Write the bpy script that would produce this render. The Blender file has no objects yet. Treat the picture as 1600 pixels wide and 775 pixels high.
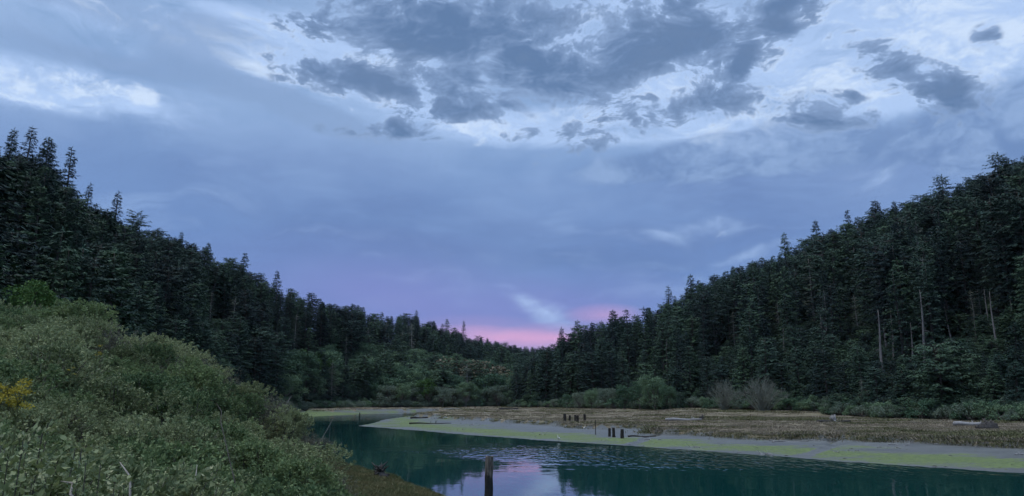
import bpy, math, random
import numpy as np
from mathutils import Vector, Matrix, Euler

# ------------------------------------------------------------------ camera
F, CX, CY, YH, CAMZ = 1164.0, 800.0, 387.5, 622.0, 5.0
TH = math.atan((YH - CY) / F)
scene = bpy.context.scene
C = scene.collection
cam = bpy.data.cameras.new('camera')
camo = bpy.data.objects.new('camera', cam)
C.objects.link(camo)
camo.location = (0, 0, CAMZ)
camo.rotation_euler = (math.pi / 2 + TH, 0, 0)
cam.sensor_width = 36.0
cam.lens = 36.0 * F / 1600.0
cam.clip_start = 0.05
cam.clip_end = 9000
scene.camera = camo
vs = scene.view_settings
vs.view_transform = 'Standard'
vs.look = 'None'
vs.exposure = 0.0
vs.gamma = 1.0
vs.use_curve_mapping = False
scene.cycles.max_bounces = 6
scene.cycles.diffuse_bounces = 2
scene.cycles.glossy_bounces = 3
scene.cycles.transmission_bounces = 3
scene.cycles.volume_bounces = 0
scene.cycles.use_denoising = True
scene.cycles.use_adaptive_sampling = True
scene.cycles.adaptive_threshold = 0.02
scene.cycles.adaptive_min_samples = 12
scene.cycles.caustics_reflective = False
scene.cycles.caustics_refractive = False


def ray(x, y):
    u, v = (x - CX) / F, (CY - y) / F
    return np.array([u, math.cos(TH) - v * math.sin(TH), math.sin(TH) + v * math.cos(TH)])


def azel(x, y):
    d = ray(x, y)
    return math.atan2(d[0], d[1]), math.atan2(d[2], math.hypot(d[0], d[1]))


def at_z(x, y, z=0.0):
    d = ray(x, y)
    t = (z - CAMZ) / d[2]
    return np.array([d[0] * t, d[1] * t, z])


def at_r(x, y, r):
    d = ray(x, y)
    t = r / math.hypot(d[0], d[1])
    return np.array([d[0] * t, d[1] * t, CAMZ + d[2] * t])


def s2l(c):
    return tuple((v / 255 / 12.92) if v / 255 <= 0.04045 else ((v / 255 + 0.055) / 1.055) ** 2.4 for v in c)


# ------------------------------------------------------------------ node expressions
class Ex:
    def __init__(self, nt, s):
        self.nt, self.s = nt, s

    def _m(self, op, *a, clamp=False):
        n = self.nt.nodes.new('ShaderNodeMath')
        n.operation = op
        n.use_clamp = clamp
        for i, v in enumerate(a):
            if isinstance(v, Ex):
                self.nt.links.new(v.s, n.inputs[i])
            else:
                n.inputs[i].default_value = v
        return Ex(self.nt, n.outputs[0])

    def __add__(self, o): return self._m('ADD', self, o)
    __radd__ = __add__
    def __sub__(self, o): return self._m('SUBTRACT', self, o)
    def __rsub__(self, o): return self._m('SUBTRACT', o, self)
    def __mul__(self, o): return self._m('MULTIPLY', self, o)
    __rmul__ = __mul__
    def __truediv__(self, o): return self._m('DIVIDE', self, o)
    def pw(self, o): return self._m('POWER', self, o)
    def mx(self, o): return self._m('MAXIMUM', self, o)
    def mn(self, o): return self._m('MINIMUM', self, o)
    def clamp(self): return self._m('ADD', self, 0.0, clamp=True)

    def ss(self, a, b):
        n = self.nt.nodes.new('ShaderNodeMapRange')
        n.interpolation_type = 'SMOOTHSTEP'
        self.nt.links.new(self.s, n.inputs['Value'])
        n.inputs['From Min'].default_value = a
        n.inputs['From Max'].default_value = b
        return Ex(self.nt, n.outputs['Result'])


def noise(nt, vec, scale, detail=4.0, rough=0.55, lac=2.0, dist=0.0, color=False):
    n = nt.nodes.new('ShaderNodeTexNoise')
    n.noise_dimensions = '3D'
    n.inputs['Scale'].default_value = scale
    n.inputs['Detail'].default_value = detail
    n.inputs['Roughness'].default_value = rough
    n.inputs['Lacunarity'].default_value = lac
    n.inputs['Distortion'].default_value = dist
    if vec is not None:
        nt.links.new(vec, n.inputs['Vector'])
    return n.outputs['Color'] if color else Ex(nt, n.outputs['Fac'])


def mixc(nt, fac, a, b):
    n = nt.nodes.new('ShaderNodeMix')
    n.data_type = 'RGBA'
    n.clamp_factor = True
    for sock, v in ((n.inputs[0], fac), (n.inputs[6], a), (n.inputs[7], b)):
        if isinstance(v, Ex):
            nt.links.new(v.s, sock)
        elif isinstance(v, (int, float)):
            sock.default_value = v
        elif isinstance(v, tuple):
            sock.default_value = (*v, 1)
        else:
            nt.links.new(v, sock)
    return n.outputs[2]


def vmath(nt, op, a, b):
    n = nt.nodes.new('ShaderNodeVectorMath')
    n.operation = op
    nt.links.new(a, n.inputs[0])
    if isinstance(b, tuple):
        n.inputs[1].default_value = b
    else:
        nt.links.new(b, n.inputs[1])
    return n.outputs[0]


# ------------------------------------------------------------------ sky
SUN_AZ, SUN_EL = math.radians(-110), math.radians(70)
STR = 0.1
world = bpy.data.worlds.new('World')
scene.world = world
world.use_nodes = True
wt = world.node_tree
wt.nodes.clear()
sky = wt.nodes.new('ShaderNodeTexSky')
sky.sky_type = 'NISHITA'
sky.sun_disc = False
sky.sun_elevation = SUN_EL
sky.sun_rotation = SUN_AZ
tc = wt.nodes.new('ShaderNodeTexCoord')
sep = wt.nodes.new('ShaderNodeSeparateXYZ')
DIR = tc.outputs['Generated']
wt.links.new(DIR, sep.inputs[0])
dx, dy, dz = (Ex(wt, sep.outputs[i]) for i in range(3))
AZ = dx._m('ARCTAN2', dx, dy)
EL = dz._m('ARCSINE', dz)


cvec = wt.nodes.new('ShaderNodeCombineXYZ')
wt.links.new(AZ.s, cvec.inputs[0])
wt.links.new(EL.s, cvec.inputs[1])


def blobs(lst):
    """sum of soft elliptical bumps at fixed world directions: weight, x, y, rx, ry, turn"""
    t = None
    for b in lst:
        w, x, y, rx, ry = b[:5]
        rot = b[5] if len(b) > 5 else 0.0
        a0, e0 = azel(x, y)
        mp = wt.nodes.new('ShaderNodeMapping')
        mp.vector_type = 'TEXTURE'
        mp.inputs['Location'].default_value = (a0, e0, 0)
        mp.inputs['Rotation'].default_value = (0, 0, -math.radians(rot))
        mp.inputs['Scale'].default_value = (rx * 1.75 * math.cos(a0) / F, ry * 1.75 / F, 1)
        wt.links.new(cvec.outputs[0], mp.inputs['Vector'])
        gr = wt.nodes.new('ShaderNodeTexGradient')
        gr.gradient_type = 'SPHERICAL'
        wt.links.new(mp.outputs[0], gr.inputs[0])
        ma = wt.nodes.new('ShaderNodeMath')
        ma.operation = 'MULTIPLY_ADD'
        wt.links.new(gr.outputs['Fac'], ma.inputs[0])
        ma.inputs[1].default_value = w * 1.25
        if t is None:
            ma.inputs[2].default_value = 0.0
        else:
            wt.links.new(t.s, ma.inputs[2])
        t = Ex(wt, ma.outputs[0])
    return t


vs1 = vmath(wt, 'MULTIPLY', DIR, (1.0, 1.0, 1.9))
warp = noise(wt, vs1, 6.0, 3.0, 0.55, color=True)
warpc = vmath(wt, 'SUBTRACT', warp, (0.5, 0.5, 0.5))
vw = vmath(wt, 'ADD', vs1, vmath(wt, 'MULTIPLY', warpc, (0.14, 0.14, 0.14)))
n_low = noise(wt, vw, 3.6, 4.0, 0.55)
n_mid = noise(wt, vw, 10.0, 4.0, 0.58)
n_fine = noise(wt, vw, 21.0, 7.0, 0.66)
n_xf = noise(wt, vw, 48.0, 5.0, 0.66)
n_str = noise(wt, vmath(wt, 'MULTIPLY', vw, (1.0, 1.0, 2.6)), 6.5, 5.0, 0.60)


def sky_rgb(c, k=1.0):
    return tuple(v * k / STR for v in s2l(c))


# clear air between the clouds: the Nishita sky, veiled by thin cloud
veil = wt.nodes.new('ShaderNodeMix')
veil.data_type = 'RGBA'
veil.inputs[0].default_value = 0.86
wt.links.new(sky.outputs[0], veil.inputs[6])
veil.inputs[7].default_value = (*sky_rgb((184, 212, 254)), 1)
clear = veil.outputs[2]
# grey-blue cloud deck
deck = mixc(wt, EL.ss(0.05, 0.45), sky_rgb((106, 139, 198)), sky_rgb((132, 164, 208)))
deck = mixc(wt, n_low.ss(0.36, 0.66) * 0.8, deck, mixc(wt, EL.ss(0.05, 0.45), sky_rgb((117, 149, 204)), sky_rgb((156, 185, 226))))
deck = mixc(wt, (blobs([(0.6, 880, 400, 300, 55, 4), (0.5, 480, 400, 240, 55, -4), (0.6, 1230, 330, 250, 45, -6), (0.5, 1120, 280, 240, 30, 0), (0.4, 300, 260, 260, 60), (0.35, 620, 300, 200, 60)]) * ((n_str - 0.5) * 2.2 + 0.9)).clamp(), deck, sky_rgb((104, 132, 184)))
deck = mixc(wt, EL.ss(0.42, 0.95), deck, sky_rgb((184, 208, 246)))
# faint paler streaks through the deck
deck = mixc(wt, (n_str + (n_mid - 0.5) * 0.5).ss(0.50, 0.78) * 0.42, deck, sky_rgb((150, 180, 225)))
# purple cast low over the valley mouth
deck = mixc(wt, blobs([(0.55, 700, 490, 190, 50, 6), (0.45, 930, 480, 120, 40, 0), (0.3, 560, 450, 200, 60)]), deck, sky_rgb((130, 140, 204)))
deck = mixc(wt, (blobs([(0.66, 788, 531, 90, 13, 4), (0.55, 865, 528, 55, 15), (0.52, 945, 492, 40, 11), (0.22, 740, 512, 70, 13)]) * (n_str * 1.2 + 0.35)).clamp(), deck, sky_rgb((212, 168, 214)))
# bright openings
bright = blobs([(0.75, 150, 148, 170, 24, 0), (0.60, 20, 130, 150, 28), (0.70, 420, 86, 140, 34, 12), (0.45, 150, 25, 320, 38),
                (0.70, 1230, 105, 210, 75, 0), (0.85, 1500, 60, 280, 80, 0), (0.75, 770, 190, 210, 28, 2), (0.5, 890, 200, 130, 22, 0),
                (0.75, 620, 112, 150, 34, 0), (0.8, 950, 40, 170, 55), (0.35, 1360, 285, 70, 26), (0.23, 858, 490, 70, 18, 26), (0.15, 815, 468, 50, 12, 42),
                (0.28, 1155, 408, 70, 14, -20), (0.30, 1050, 362, 130, 18, -8), (0.65, 1040, 140, 130, 60), (0.22, 1120, 232, 130, 20),
                (0.5, 520, 60, 130, 50), (0.5, 1120, 180, 120, 30)])
bright = bright.mn(0.78)
bamt = (bright + ((n_str - 0.5) * 1.7 + (n_mid - 0.5) * 1.3 + (n_fine - 0.5) * 0.7) * (bright * 1.25 + 0.22).mn(1.0)).ss(0.08, 0.86)
col = mixc(wt, bamt, deck, clear)
hot = (bright + (n_mid - 0.5) * 1.5 + (n_fine - 0.5) * 2.2 + (n_xf - 0.5) * 1.0).ss(0.58, 1.14)
col = mixc(wt, hot * 0.7, col, sky_rgb((216, 233, 255)))
# streaky grey veils over the left
veilm = (blobs([(0.8, 130, 88, 330, 24, 5), (1.0, 420, 142, 210, 24, 16), (0.6, 80, 0, 300, 26), (0.5, 300, 30, 200, 16, 10)]) + (n_str - 0.5) * 2.2).ss(0.40, 1.1)
col = mixc(wt, veilm * 0.75, col, sky_rgb((136, 164, 206)))
# soft cloud banks on the right, below the openings
bank = (blobs([(1.3, 1600, 195, 105, 50, 0), (0.9, 1430, 225, 180, 34), (0.95, 1160, 232, 170, 30, -6), (0.6, 1060, 255, 200, 26)]) + (n_mid - 0.5) * 1.5 + (n_fine - 0.5) * 0.8).ss(0.36, 0.78)
col = mixc(wt, bank * 0.72, col, mixc(wt, (n_fine + (n_mid - 0.5) * 0.8).ss(0.30, 0.70), sky_rgb((108, 138, 186)), sky_rgb((146, 174, 216))))
# dark ragged cumulus
dm = blobs([(0.78, 820, 50, 290, 62, 0), (0.52, 640, 45, 130, 44), (0.60, 1090, 58, 150, 40), (0.72, 560, 126, 95, 20, -4), (0.42, 690, 130, 120, 34), (0.60, 700, 182, 100, 20, -8),
            (0.55, 830, 200, 70, 18), (0.60, 910, 130, 190, 56), (0.5, 1000, 185, 130, 22, -8), (0.80, 1412, 112, 92, 22, 36), (0.62, 1483, 152, 40, 30),
            (0.74, 1283, 176, 56, 22, 8), (0.40, 1540, 57, 18, 13), (0.8, 1158, 102, 16, 26, 40), (0.6, 1230, 48, 34, 12, 25), (0.55, 590, 205, 70, 13, 0),
            (0.6, 1215, 5, 42, 12), (0.5, 480, 98, 60, 14), (0.6, 1385, 195, 50, 16), (0.45, 1333, 150, 11, 8), (0.45, 1130, 150, 60, 30), (0.35, 940, 228, 120, 10, -10),
            (-0.6, 610, 110, 62, 13, 10), (-0.45, 925, 38, 40, 20), (-0.35, 1035, 42, 40, 16), (-0.5, 870, 188, 110, 14), (-0.5, 735, 200, 70, 11), (-0.5, 675, 96, 70, 12), (-0.5, 1045, 130, 50, 24), (-0.4, 760, 130, 16, 40)])
dens = dm + (n_fine - 0.5) * 3.1 + (n_mid - 0.5) * 2.3 + (n_xf - 0.5) * 2.0
damt = dens.ss(0.24, 0.68) * dm.ss(0.03, 0.20)
dcol = mixc(wt, (dm * 0.7 + (n_mid - 0.5) * 2.2 + (n_fine - 0.5) * 1.8 + (n_xf - 0.5) * 0.6).ss(0.05, 1.0), sky_rgb((146, 172, 212)), sky_rgb((92, 122, 164)))
col = mixc(wt, damt * 0.93, col, dcol)
# below the horizon: dull ground colour
col = mixc(wt, EL.ss(-0.10, -0.02), (0.04 / STR, 0.05 / STR, 0.06 / STR), col)
bg = wt.nodes.new('ShaderNodeBackground')
bg.inputs['Strength'].default_value = STR
wt.links.new(col, bg.inputs['Color'])
wo = wt.nodes.new('ShaderNodeOutputWorld')
wt.links.new(bg.outputs[0], wo.inputs['Surface'])
try:
    world.cycles.sampling_method = 'NONE'
except Exception:
    pass
# soft overhead lamp added to brighten the land; the dusk sun is down
fill_sun = bpy.data.lights.new('fill_sun', 'SUN')
fill_sun.energy = 1.5
fill_sun.angle = math.radians(45)
fill_sun.color = (1.0, 0.98, 0.96)
fill_suno = bpy.data.objects.new('fill_sun', fill_sun)
C.objects.link(fill_suno)
sd = Vector((math.sin(SUN_AZ) * math.cos(SUN_EL), math.cos(SUN_AZ) * math.cos(SUN_EL), math.sin(SUN_EL)))
fill_suno.rotation_euler = sd.to_track_quat('Z', 'Y').to_euler()
fill_suno.location = (0, 0, 60)


# ------------------------------------------------------------------ helpers
def tag(o, label=None, cat=None, group=None, kind=None):
    for k, v in (('label', label), ('category', cat), ('group', group), ('kind', kind)):
        if v:
            o[k] = v
    return o


def mesh(name, verts, faces, mats, smooth=False, midx=None):
    me = bpy.data.meshes.new(name)
    me.from_pydata([tuple(v) for v in verts] if not isinstance(verts, np.ndarray) else verts.tolist(), [], faces if isinstance(faces, list) else faces.tolist())
    for m in (mats if isinstance(mats, (list, tuple)) else [mats]):
        me.materials.append(m)
    if midx is not None:
        me.polygons.foreach_set('material_index', np.asarray(midx, dtype=np.int32))
    if smooth:
        me.polygons.foreach_set('use_smooth', np.ones(len(me.polygons), dtype=bool))
    me.update()
    return me


def link(name, me, parent=None, loc=None, rot=None, scale=None):
    o = bpy.data.objects.new(name, me)
    C.objects.link(o)
    if parent is not None:
        o.parent = parent
    if loc is not None:
        o.location = tuple(float(v) for v in loc)
    if rot is not None:
        o.rotation_euler = rot
    if scale is not None:
        o.scale = scale
    return o


class Geo:
    def __init__(self):
        self.v, self.f = [], []

    def tube(self, pts, radii, n=6, cap=True, rough=0.0, rng=random):
        base = len(self.v)
        pts = [Vector(p) for p in pts]
        m = len(pts)
        for i, p in enumerate(pts):
            t = (pts[min(i + 1, m - 1)] - pts[max(i - 1, 0)]).normalized()
            a = Vector((1, 0, 0)) if abs(t.x) < 0.8 else Vector((0, 1, 0))
            u = t.cross(a).normalized()
            w = t.cross(u)
            for k in range(n):
                an = 2 * math.pi * k / n
                r = radii[i] * (1 + rng.uniform(-rough, rough))
                self.v.append(p + (u * math.cos(an) + w * math.sin(an)) * r)
        for i in range(m - 1):
            for k in range(n):
                a, b = base + i * n + k, base + i * n + (k + 1) % n
                self.f.append((a, b, b + n, a + n))
        if cap:
            self.f.append(tuple(base + (m - 1) * n + k for k in range(n)))
            self.f.append(tuple(base + n - 1 - k for k in range(n)))

    def rhomb(self, p, d, side, L, W, fold=0.0):
        """a leaf-shaped face from p along d, widest before the middle"""
        b = len(self.v)
        up = d.cross(side)
        self.v += [p, p + d * (L * 0.45) + side * (W * 0.5) + up * fold, p + d * L, p + d * (L * 0.45) - side * (W * 0.5) + up * fold]
        self.f.append((b, b + 1, b + 2, b + 3))

    def box(self, c, s, rot=None):
        b = len(self.v)
        M = rot.to_matrix() if rot else Matrix.Identity(3)
        for x in (-1, 1):
            for y in (-1, 1):
                for z in (-1, 1):
                    self.v.append(Vector(c) + M @ Vector((x * s[0] / 2, y * s[1] / 2, z * s[2] / 2)))
        for q in ((0, 1, 3, 2), (4, 6, 7, 5), (0, 4, 5, 1), (2, 3, 7, 6), (0, 2, 6, 4), (1, 5, 7, 3)):
            self.f.append(tuple(b + i for i in q))

    def mesh(self, name, mats, smooth=False):
        return mesh(name, self.v, self.f, mats, smooth)


def joined(name, parts, mats, smooth=False):
    v, f, mi = [], [], []
    for k, g in enumerate(parts):
        b = len(v)
        v += g.v
        f += [tuple(i + b for i in q) for q in g.f]
        mi += [k] * len(g.f)
    return mesh(name, v, f, mats, smooth, mi)


def rdir(rng, up=0.0):
    while True:
        v = Vector((rng.uniform(-1, 1), rng.uniform(-1, 1), rng.uniform(-1, 1) + up))
        if 0.05 < v.length:
            return v.normalized()


# value noise in numpy
_perm = np.random.RandomState(7).rand(256, 256)


def vnoise(x, y):
    xi, yi = np.floor(x).astype(int), np.floor(y).astype(int)
    fx, fy = x - xi, y - yi
    fx, fy = fx * fx * (3 - 2 * fx), fy * fy * (3 - 2 * fy)
    g = lambda a, b: _perm[a & 255, b & 255]
    return (g(xi, yi) * (1 - fx) + g(xi + 1, yi) * fx) * (1 - fy) + (g(xi, yi + 1) * (1 - fx) + g(xi + 1, yi + 1) * fx) * fy


def fbm(x, y, o=4):
    s, a, t = 0, 0.5, 0
    for i in range(o):
        s = s + a * vnoise(x * 2 ** i + 17.3 * i, y * 2 ** i + 5.1 * i)
        t += a
        a *= 0.5
    return s / t


# ------------------------------------------------------------------ materials
def new_mat(name):
    m = bpy.data.materials.new(name)
    m.use_nodes = True
    nt = m.node_tree
    return m, nt, nt.nodes['Principled BSDF']


def obj_coord(nt):
    return nt.nodes.new('ShaderNodeTexCoord').outputs['Object']


def geo_pos(nt):
    return nt.nodes.new('ShaderNodeNewGeometry').outputs['Position']


def foliage_mat(name, c1, c2, rough=0.75, trans=0.0, scale=0.5, spec=0.25, leafvar=True, rv=0.75):
    m, nt, p = new_mat(name)
    oi = nt.nodes.new('ShaderNodeObjectInfo')
    rnd = Ex(nt, oi.outputs['Random'])
    n = noise(nt, geo_pos(nt), scale, 2.0, 0.5)
    fac = ((rnd - 0.5) * rv + (n - 0.5) * 1.3 + 0.495)
    if leafvar:
        isl = nt.nodes.new('ShaderNodeNewGeometry')
        fac = fac + (Ex(nt, isl.outputs['Random Per Island']) - 0.5) * 0.7
    colr = mixc(nt, fac.clamp(), c1, c2)
    nt.links.new(colr, p.inputs['Base Color'])
    p.inputs['Roughness'].default_value = rough
    p.inputs['Specular IOR Level'].default_value = spec
    if trans:
        tr = nt.nodes.new('ShaderNodeBsdfTranslucent')
        nt.links.new(colr, tr.inputs['Color'])
        mx = nt.nodes.new('ShaderNodeMixShader')
        mx.inputs[0].default_value = trans
        nt.links.new(p.outputs[0], mx.inputs[1])
        nt.links.new(tr.outputs[0], mx.inputs[2])
        nt.links.new(mx.outputs[0], nt.nodes['Material Output'].inputs['Surface'])
    return m


def wood_mat(name, c1, c2, scale=3.0, stretch=(6, 6, 0.7), rough=0.85, bump=0.5):
    m, nt, p = new_mat(name)
    v = vmath(nt, 'MULTIPLY', obj_coord(nt), stretch)
    n = noise(nt, v, scale, 6.0, 0.6)
    nt.links.new(mixc(nt, n.ss(0.3, 0.7), c1, c2), p.inputs['Base Color'])
    p.inputs['Roughness'].default_value = rough
    p.inputs['Specular IOR Level'].default_value = 0.2
    b = nt.nodes.new('ShaderNodeBump')
    b.inputs['Strength'].default_value = bump
    b.inputs['Distance'].default_value = 0.03
    nt.links.new(n.s, b.inputs['Height'])
    nt.links.new(b.outputs[0], p.inputs['Normal'])
    return m


M = {}
M['spruce'] = foliage_mat('spruce needles', (0.009, 0.027, 0.027), (0.050, 0.096, 0.066), scale=0.12, rv=1.5)
M['fir'] = foliage_mat('fir needles', (0.016, 0.043, 0.034), (0.072, 0.130, 0.070), scale=0.15, rv=1.5)
M['lichen'] = foliage_mat('lichen hung needles', (0.060, 0.085, 0.062), (0.135, 0.155, 0.115), scale=0.2)
M['alder'] = foliage_mat('alder leaves', (0.060, 0.124, 0.070), (0.170, 0.255, 0.140), scale=0.2, rv=1.2, trans=0.15)
M['willow'] = foliage_mat('willow leaves', (0.110, 0.160, 0.115), (0.205, 0.255, 0.180), scale=0.2, trans=0.15)
M['bright_leaf'] = foliage_mat('bright green leaves', (0.050, 0.115, 0.030), (0.100, 0.185, 0.050), scale=0.25, trans=0.15)
M['dry'] = foliage_mat('dry tan brush', (0.110, 0.095, 0.060), (0.200, 0.165, 0.105), scale=0.2)
M['brush'] = foliage_mat('coyote brush leaves', (0.115, 0.158, 0.070), (0.370, 0.415, 0.215), trans=0.2, scale=0.5)
M['brush_dark'] = foliage_mat('bramble leaves', (0.080, 0.135, 0.060), (0.245, 0.320, 0.140), trans=0.2, scale=0.5)
M['bud'] = foliage_mat('pale buds', (0.26, 0.30, 0.15), (0.46, 0.47, 0.27), trans=0.2, scale=1.0)
M['brush_grey'] = foliage_mat('grey dry twigs and leaves', (0.110, 0.115, 0.085), (0.200, 0.205, 0.150), trans=0.1, scale=0.5)
M['bigleaf'] = foliage_mat('broad near leaves', (0.090, 0.140, 0.056), (0.270, 0.320, 0.140), trans=0.25, scale=3.0, rough=0.5, spec=0.4)
M['flower'] = foliage_mat('yellow flowers', (0.30, 0.25, 0.03), (0.56, 0.47, 0.07), scale=5.0, trans=0.2)
M['weed'] = foliage_mat('weedy stems', (0.10, 0.13, 0.05), (0.20, 0.21, 0.09), scale=5.0)
M['bark'] = wood_mat('bark', (0.055, 0.045, 0.040), (0.120, 0.105, 0.095))
M['pale_bark'] = wood_mat('pale bark', (0.12, 0.112, 0.105), (0.25, 0.235, 0.225))
M['snag'] = wood_mat('bleached wood', (0.22, 0.21, 0.19), (0.42, 0.40, 0.37))
M['twig'] = wood_mat('twigs', (0.075, 0.065, 0.055), (0.150, 0.135, 0.120))
M['twig_grey'] = wood_mat('grey twigs', (0.135, 0.150, 0.120), (0.250, 0.265, 0.220))
M['stalk'] = wood_mat('dry stalk', (0.25, 0.225, 0.19), (0.44, 0.41, 0.36), scale=8)
M['drift'] = wood_mat('driftwood', (0.16, 0.155, 0.15), (0.46, 0.45, 0.44), stretch=(1, 8, 8))
M['wet_wood'] = wood_mat('dark wet wood', (0.018, 0.016, 0.014), (0.055, 0.048, 0.042), rough=0.6)
M['rock'] = wood_mat('dark rooty earth', (0.03, 0.028, 0.026), (0.085, 0.08, 0.075), stretch=(2, 2, 2))


def post_mat():
    m, nt, p = new_mat('weathered post, wet below')
    oc = obj_coord(nt)
    sp = nt.nodes.new('ShaderNodeSeparateXYZ')
    nt.links.new(oc, sp.inputs[0])
    z = Ex(nt, sp.outputs[2])
    n = noise(nt, vmath(nt, 'MULTIPLY', oc, (9, 9, 0.9)), 3.0, 6.0, 0.65)
    n2 = noise(nt, oc, 3.5, 4.0, 0.6)
    top = mixc(nt, n.ss(0.35, 0.65), (0.050, 0.040, 0.034), (0.215, 0.180, 0.150))
    wet = mixc(nt, n2.ss(0.3, 0.7), (0.010, 0.010, 0.010), (0.030, 0.027, 0.024))
    fac = (z + (n2 - 0.5) * 0.7 + (n - 0.5) * 0.4).ss(2.48, 2.7)
    nt.links.new(mixc(nt, fac, wet, top), p.inputs['Base Color'])
    p.inputs['Roughness'].default_value = 0.7
    b = nt.nodes.new('ShaderNodeBump')
    b.inputs['Strength'].default_value = 0.8
    b.inputs['Distance'].default_value = 0.03
    nt.links.new(n.s, b.inputs['Height'])
    nt.links.new(b.outputs[0], p.inputs['Normal'])
    return m


M['post'] = post_mat()
m, nt, p = new_mat('white feathers')
p.inputs['Base Color'].default_value = (0.82, 0.82, 0.80, 1)
p.inputs['Roughness'].default_value = 0.8
M['feather'] = m
m, nt, p = new_mat('bill and legs')
nt.links.new(mixc(nt, noise(nt, obj_coord(nt), 20.0), (0.03, 0.025, 0.02), (0.10, 0.08, 0.03)), p.inputs['Base Color'])
M['bill'] = m


def soil_mat(name, c1, c2, c3, s1=0.15, s2=2.0, bump=0.3, rough=0.9):
    m, nt, p = new_mat(name)
    g = geo_pos(nt)
    a = noise(nt, g, s1, 4.0, 0.6)
    b = noise(nt, g, s2, 6.0, 0.65)
    colr = mixc(nt, a.ss(0.35, 0.65), c1, c2)
    colr = mixc(nt, b.ss(0.45, 0.75), colr, c3)
    nt.links.new(colr, p.inputs['Base Color'])
    p.inputs['Roughness'].default_value = rough
    p.inputs['Specular IOR Level'].default_value = 0.15
    bp = nt.nodes.new('ShaderNodeBump')
    bp.inputs['Strength'].default_value = bump
    bp.inputs['Distance'].default_value = 0.2
    nt.links.new(b.s, bp.inputs['Height'])
    nt.links.new(bp.outputs[0], p.inputs['Normal'])
    return m


M['hill'] = soil_mat('forest floor', (0.012, 0.024, 0.016), (0.020, 0.030, 0.018), (0.010, 0.016, 0.010), 0.05, 0.6)
M['bank'] = soil_mat('grassy bank', (0.075, 0.095, 0.040), (0.15, 0.115, 0.06), (0.055, 0.07, 0.03), 0.25, 3.0)
M['marsh'] = soil_mat('marsh turf', (0.250, 0.210, 0.152), (0.200, 0.180, 0.115), (0.175, 0.150, 0.100), 0.06, 1.2)
M['bed'] = soil_mat('river bed', (0.03, 0.045, 0.035), (0.04, 0.05, 0.035), (0.02, 0.03, 0.025), 0.1, 1.0)


def mud_mat():
    m, nt, p = new_mat('wet mud with green algae')
    g = geo_pos(nt)
    at = nt.nodes.new('ShaderNodeAttribute')
    at.attribute_name = 'algae'
    a = Ex(nt, at.outputs['Fac'])
    gs = vmath(nt, 'MULTIPLY', g, (0.35, 1.0, 1.0))
    n1 = noise(nt, gs, 0.35, 6.0, 0.65)
    n2 = noise(nt, g, 2.5, 6.0, 0.7)
    n0 = noise(nt, gs, 0.09, 3.0, 0.5)
    k = (a * 0.95 + (n0 - 0.5) * 1.6 + (n1 - 0.5) * 3.0 + (n2 - 0.5) * 1.8).ss(0.26, 0.80)
    mud = mixc(nt, n1.ss(0.3, 0.7), (0.082, 0.086, 0.078), (0.140, 0.142, 0.128))
    alg = mixc(nt, n2.ss(0.3, 0.72), (0.070, 0.106, 0.032), (0.175, 0.228, 0.062))
    nt.links.new(mixc(nt, k, mud, alg), p.inputs['Base Color'])
    rr = nt.nodes.new('ShaderNodeMapRange')
    nt.links.new(k.s, rr.inputs[0])
    rr.inputs[3].default_value = 0.5
    rr.inputs[4].default_value = 0.8
    nt.links.new(rr.outputs[0], p.inputs['Roughness'])
    bp = nt.nodes.new('ShaderNodeBump')
    bp.inputs['Strength'].default_value = 0.35
    bp.inputs['Distance'].default_value = 0.12
    nt.links.new(n2.s, bp.inputs['Height'])
    nt.links.new(bp.outputs[0], p.inputs['Normal'])
    return m


M['mud'] = mud_mat()


def water_mat():
    m, nt, p = new_mat('teal river water')
    g = geo_pos(nt)
    sp = nt.nodes.new('ShaderNodeSeparateXYZ')
    nt.links.new(g, sp.inputs[0])
    X, Y = Ex(nt, sp.outputs[0]), Ex(nt, sp.outputs[1])
    p.inputs['Base Color'].default_value = (0.003, 0.045, 0.041, 1)
    p.inputs['Roughness'].default_value = 0.03
    p.inputs['IOR'].default_value = 1.40
    big = noise(nt, vmath(nt, 'MULTIPLY', g, (1.0, 0.55, 1.0)), 0.9, 3.0, 0.5)
    fine = noise(nt, vmath(nt, 'MULTIPLY', g, (1.0, 0.34, 1.0)), 1.45, 2.0, 0.5)
    # a catspaw of wind in the mid channel
    u = (X - 13.0) * (1 / 21.0)
    v = (Y - 72.0 + X * 0.42) * (1 / 13.0)
    q = u * u + v * v
    wn = noise(nt, vmath(nt, 'MULTIPLY', g, (0.5, 1.0, 1.0)), 0.09, 4.0, 0.6)
    u2 = (X + 38.0) * (1 / 26.0)
    v2 = (Y - 198.0) * (1 / 34.0)
    q2 = u2 * u2 + v2 * v2
    paw = ((q2 * -1.0)._m('EXPONENT', q2 * -1.0) * 0.8 + (q * -1.0)._m('EXPONENT', q * -1.0) + (wn - 0.5) * 0.9).ss(0.12, 0.70)
    h = big * 0.006 + fine * (paw * 0.12 + 0.0016)
    b = nt.nodes.new('ShaderNodeBump')
    b.inputs['Strength'].default_value = 1.0
    b.inputs['Distance'].default_value = 1.0
    nt.links.new(h.s, b.inputs['Height'])
    nt.links.new(b.outputs[0], p.inputs['Normal'])
    return m


M['water'] = water_mat()

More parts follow.
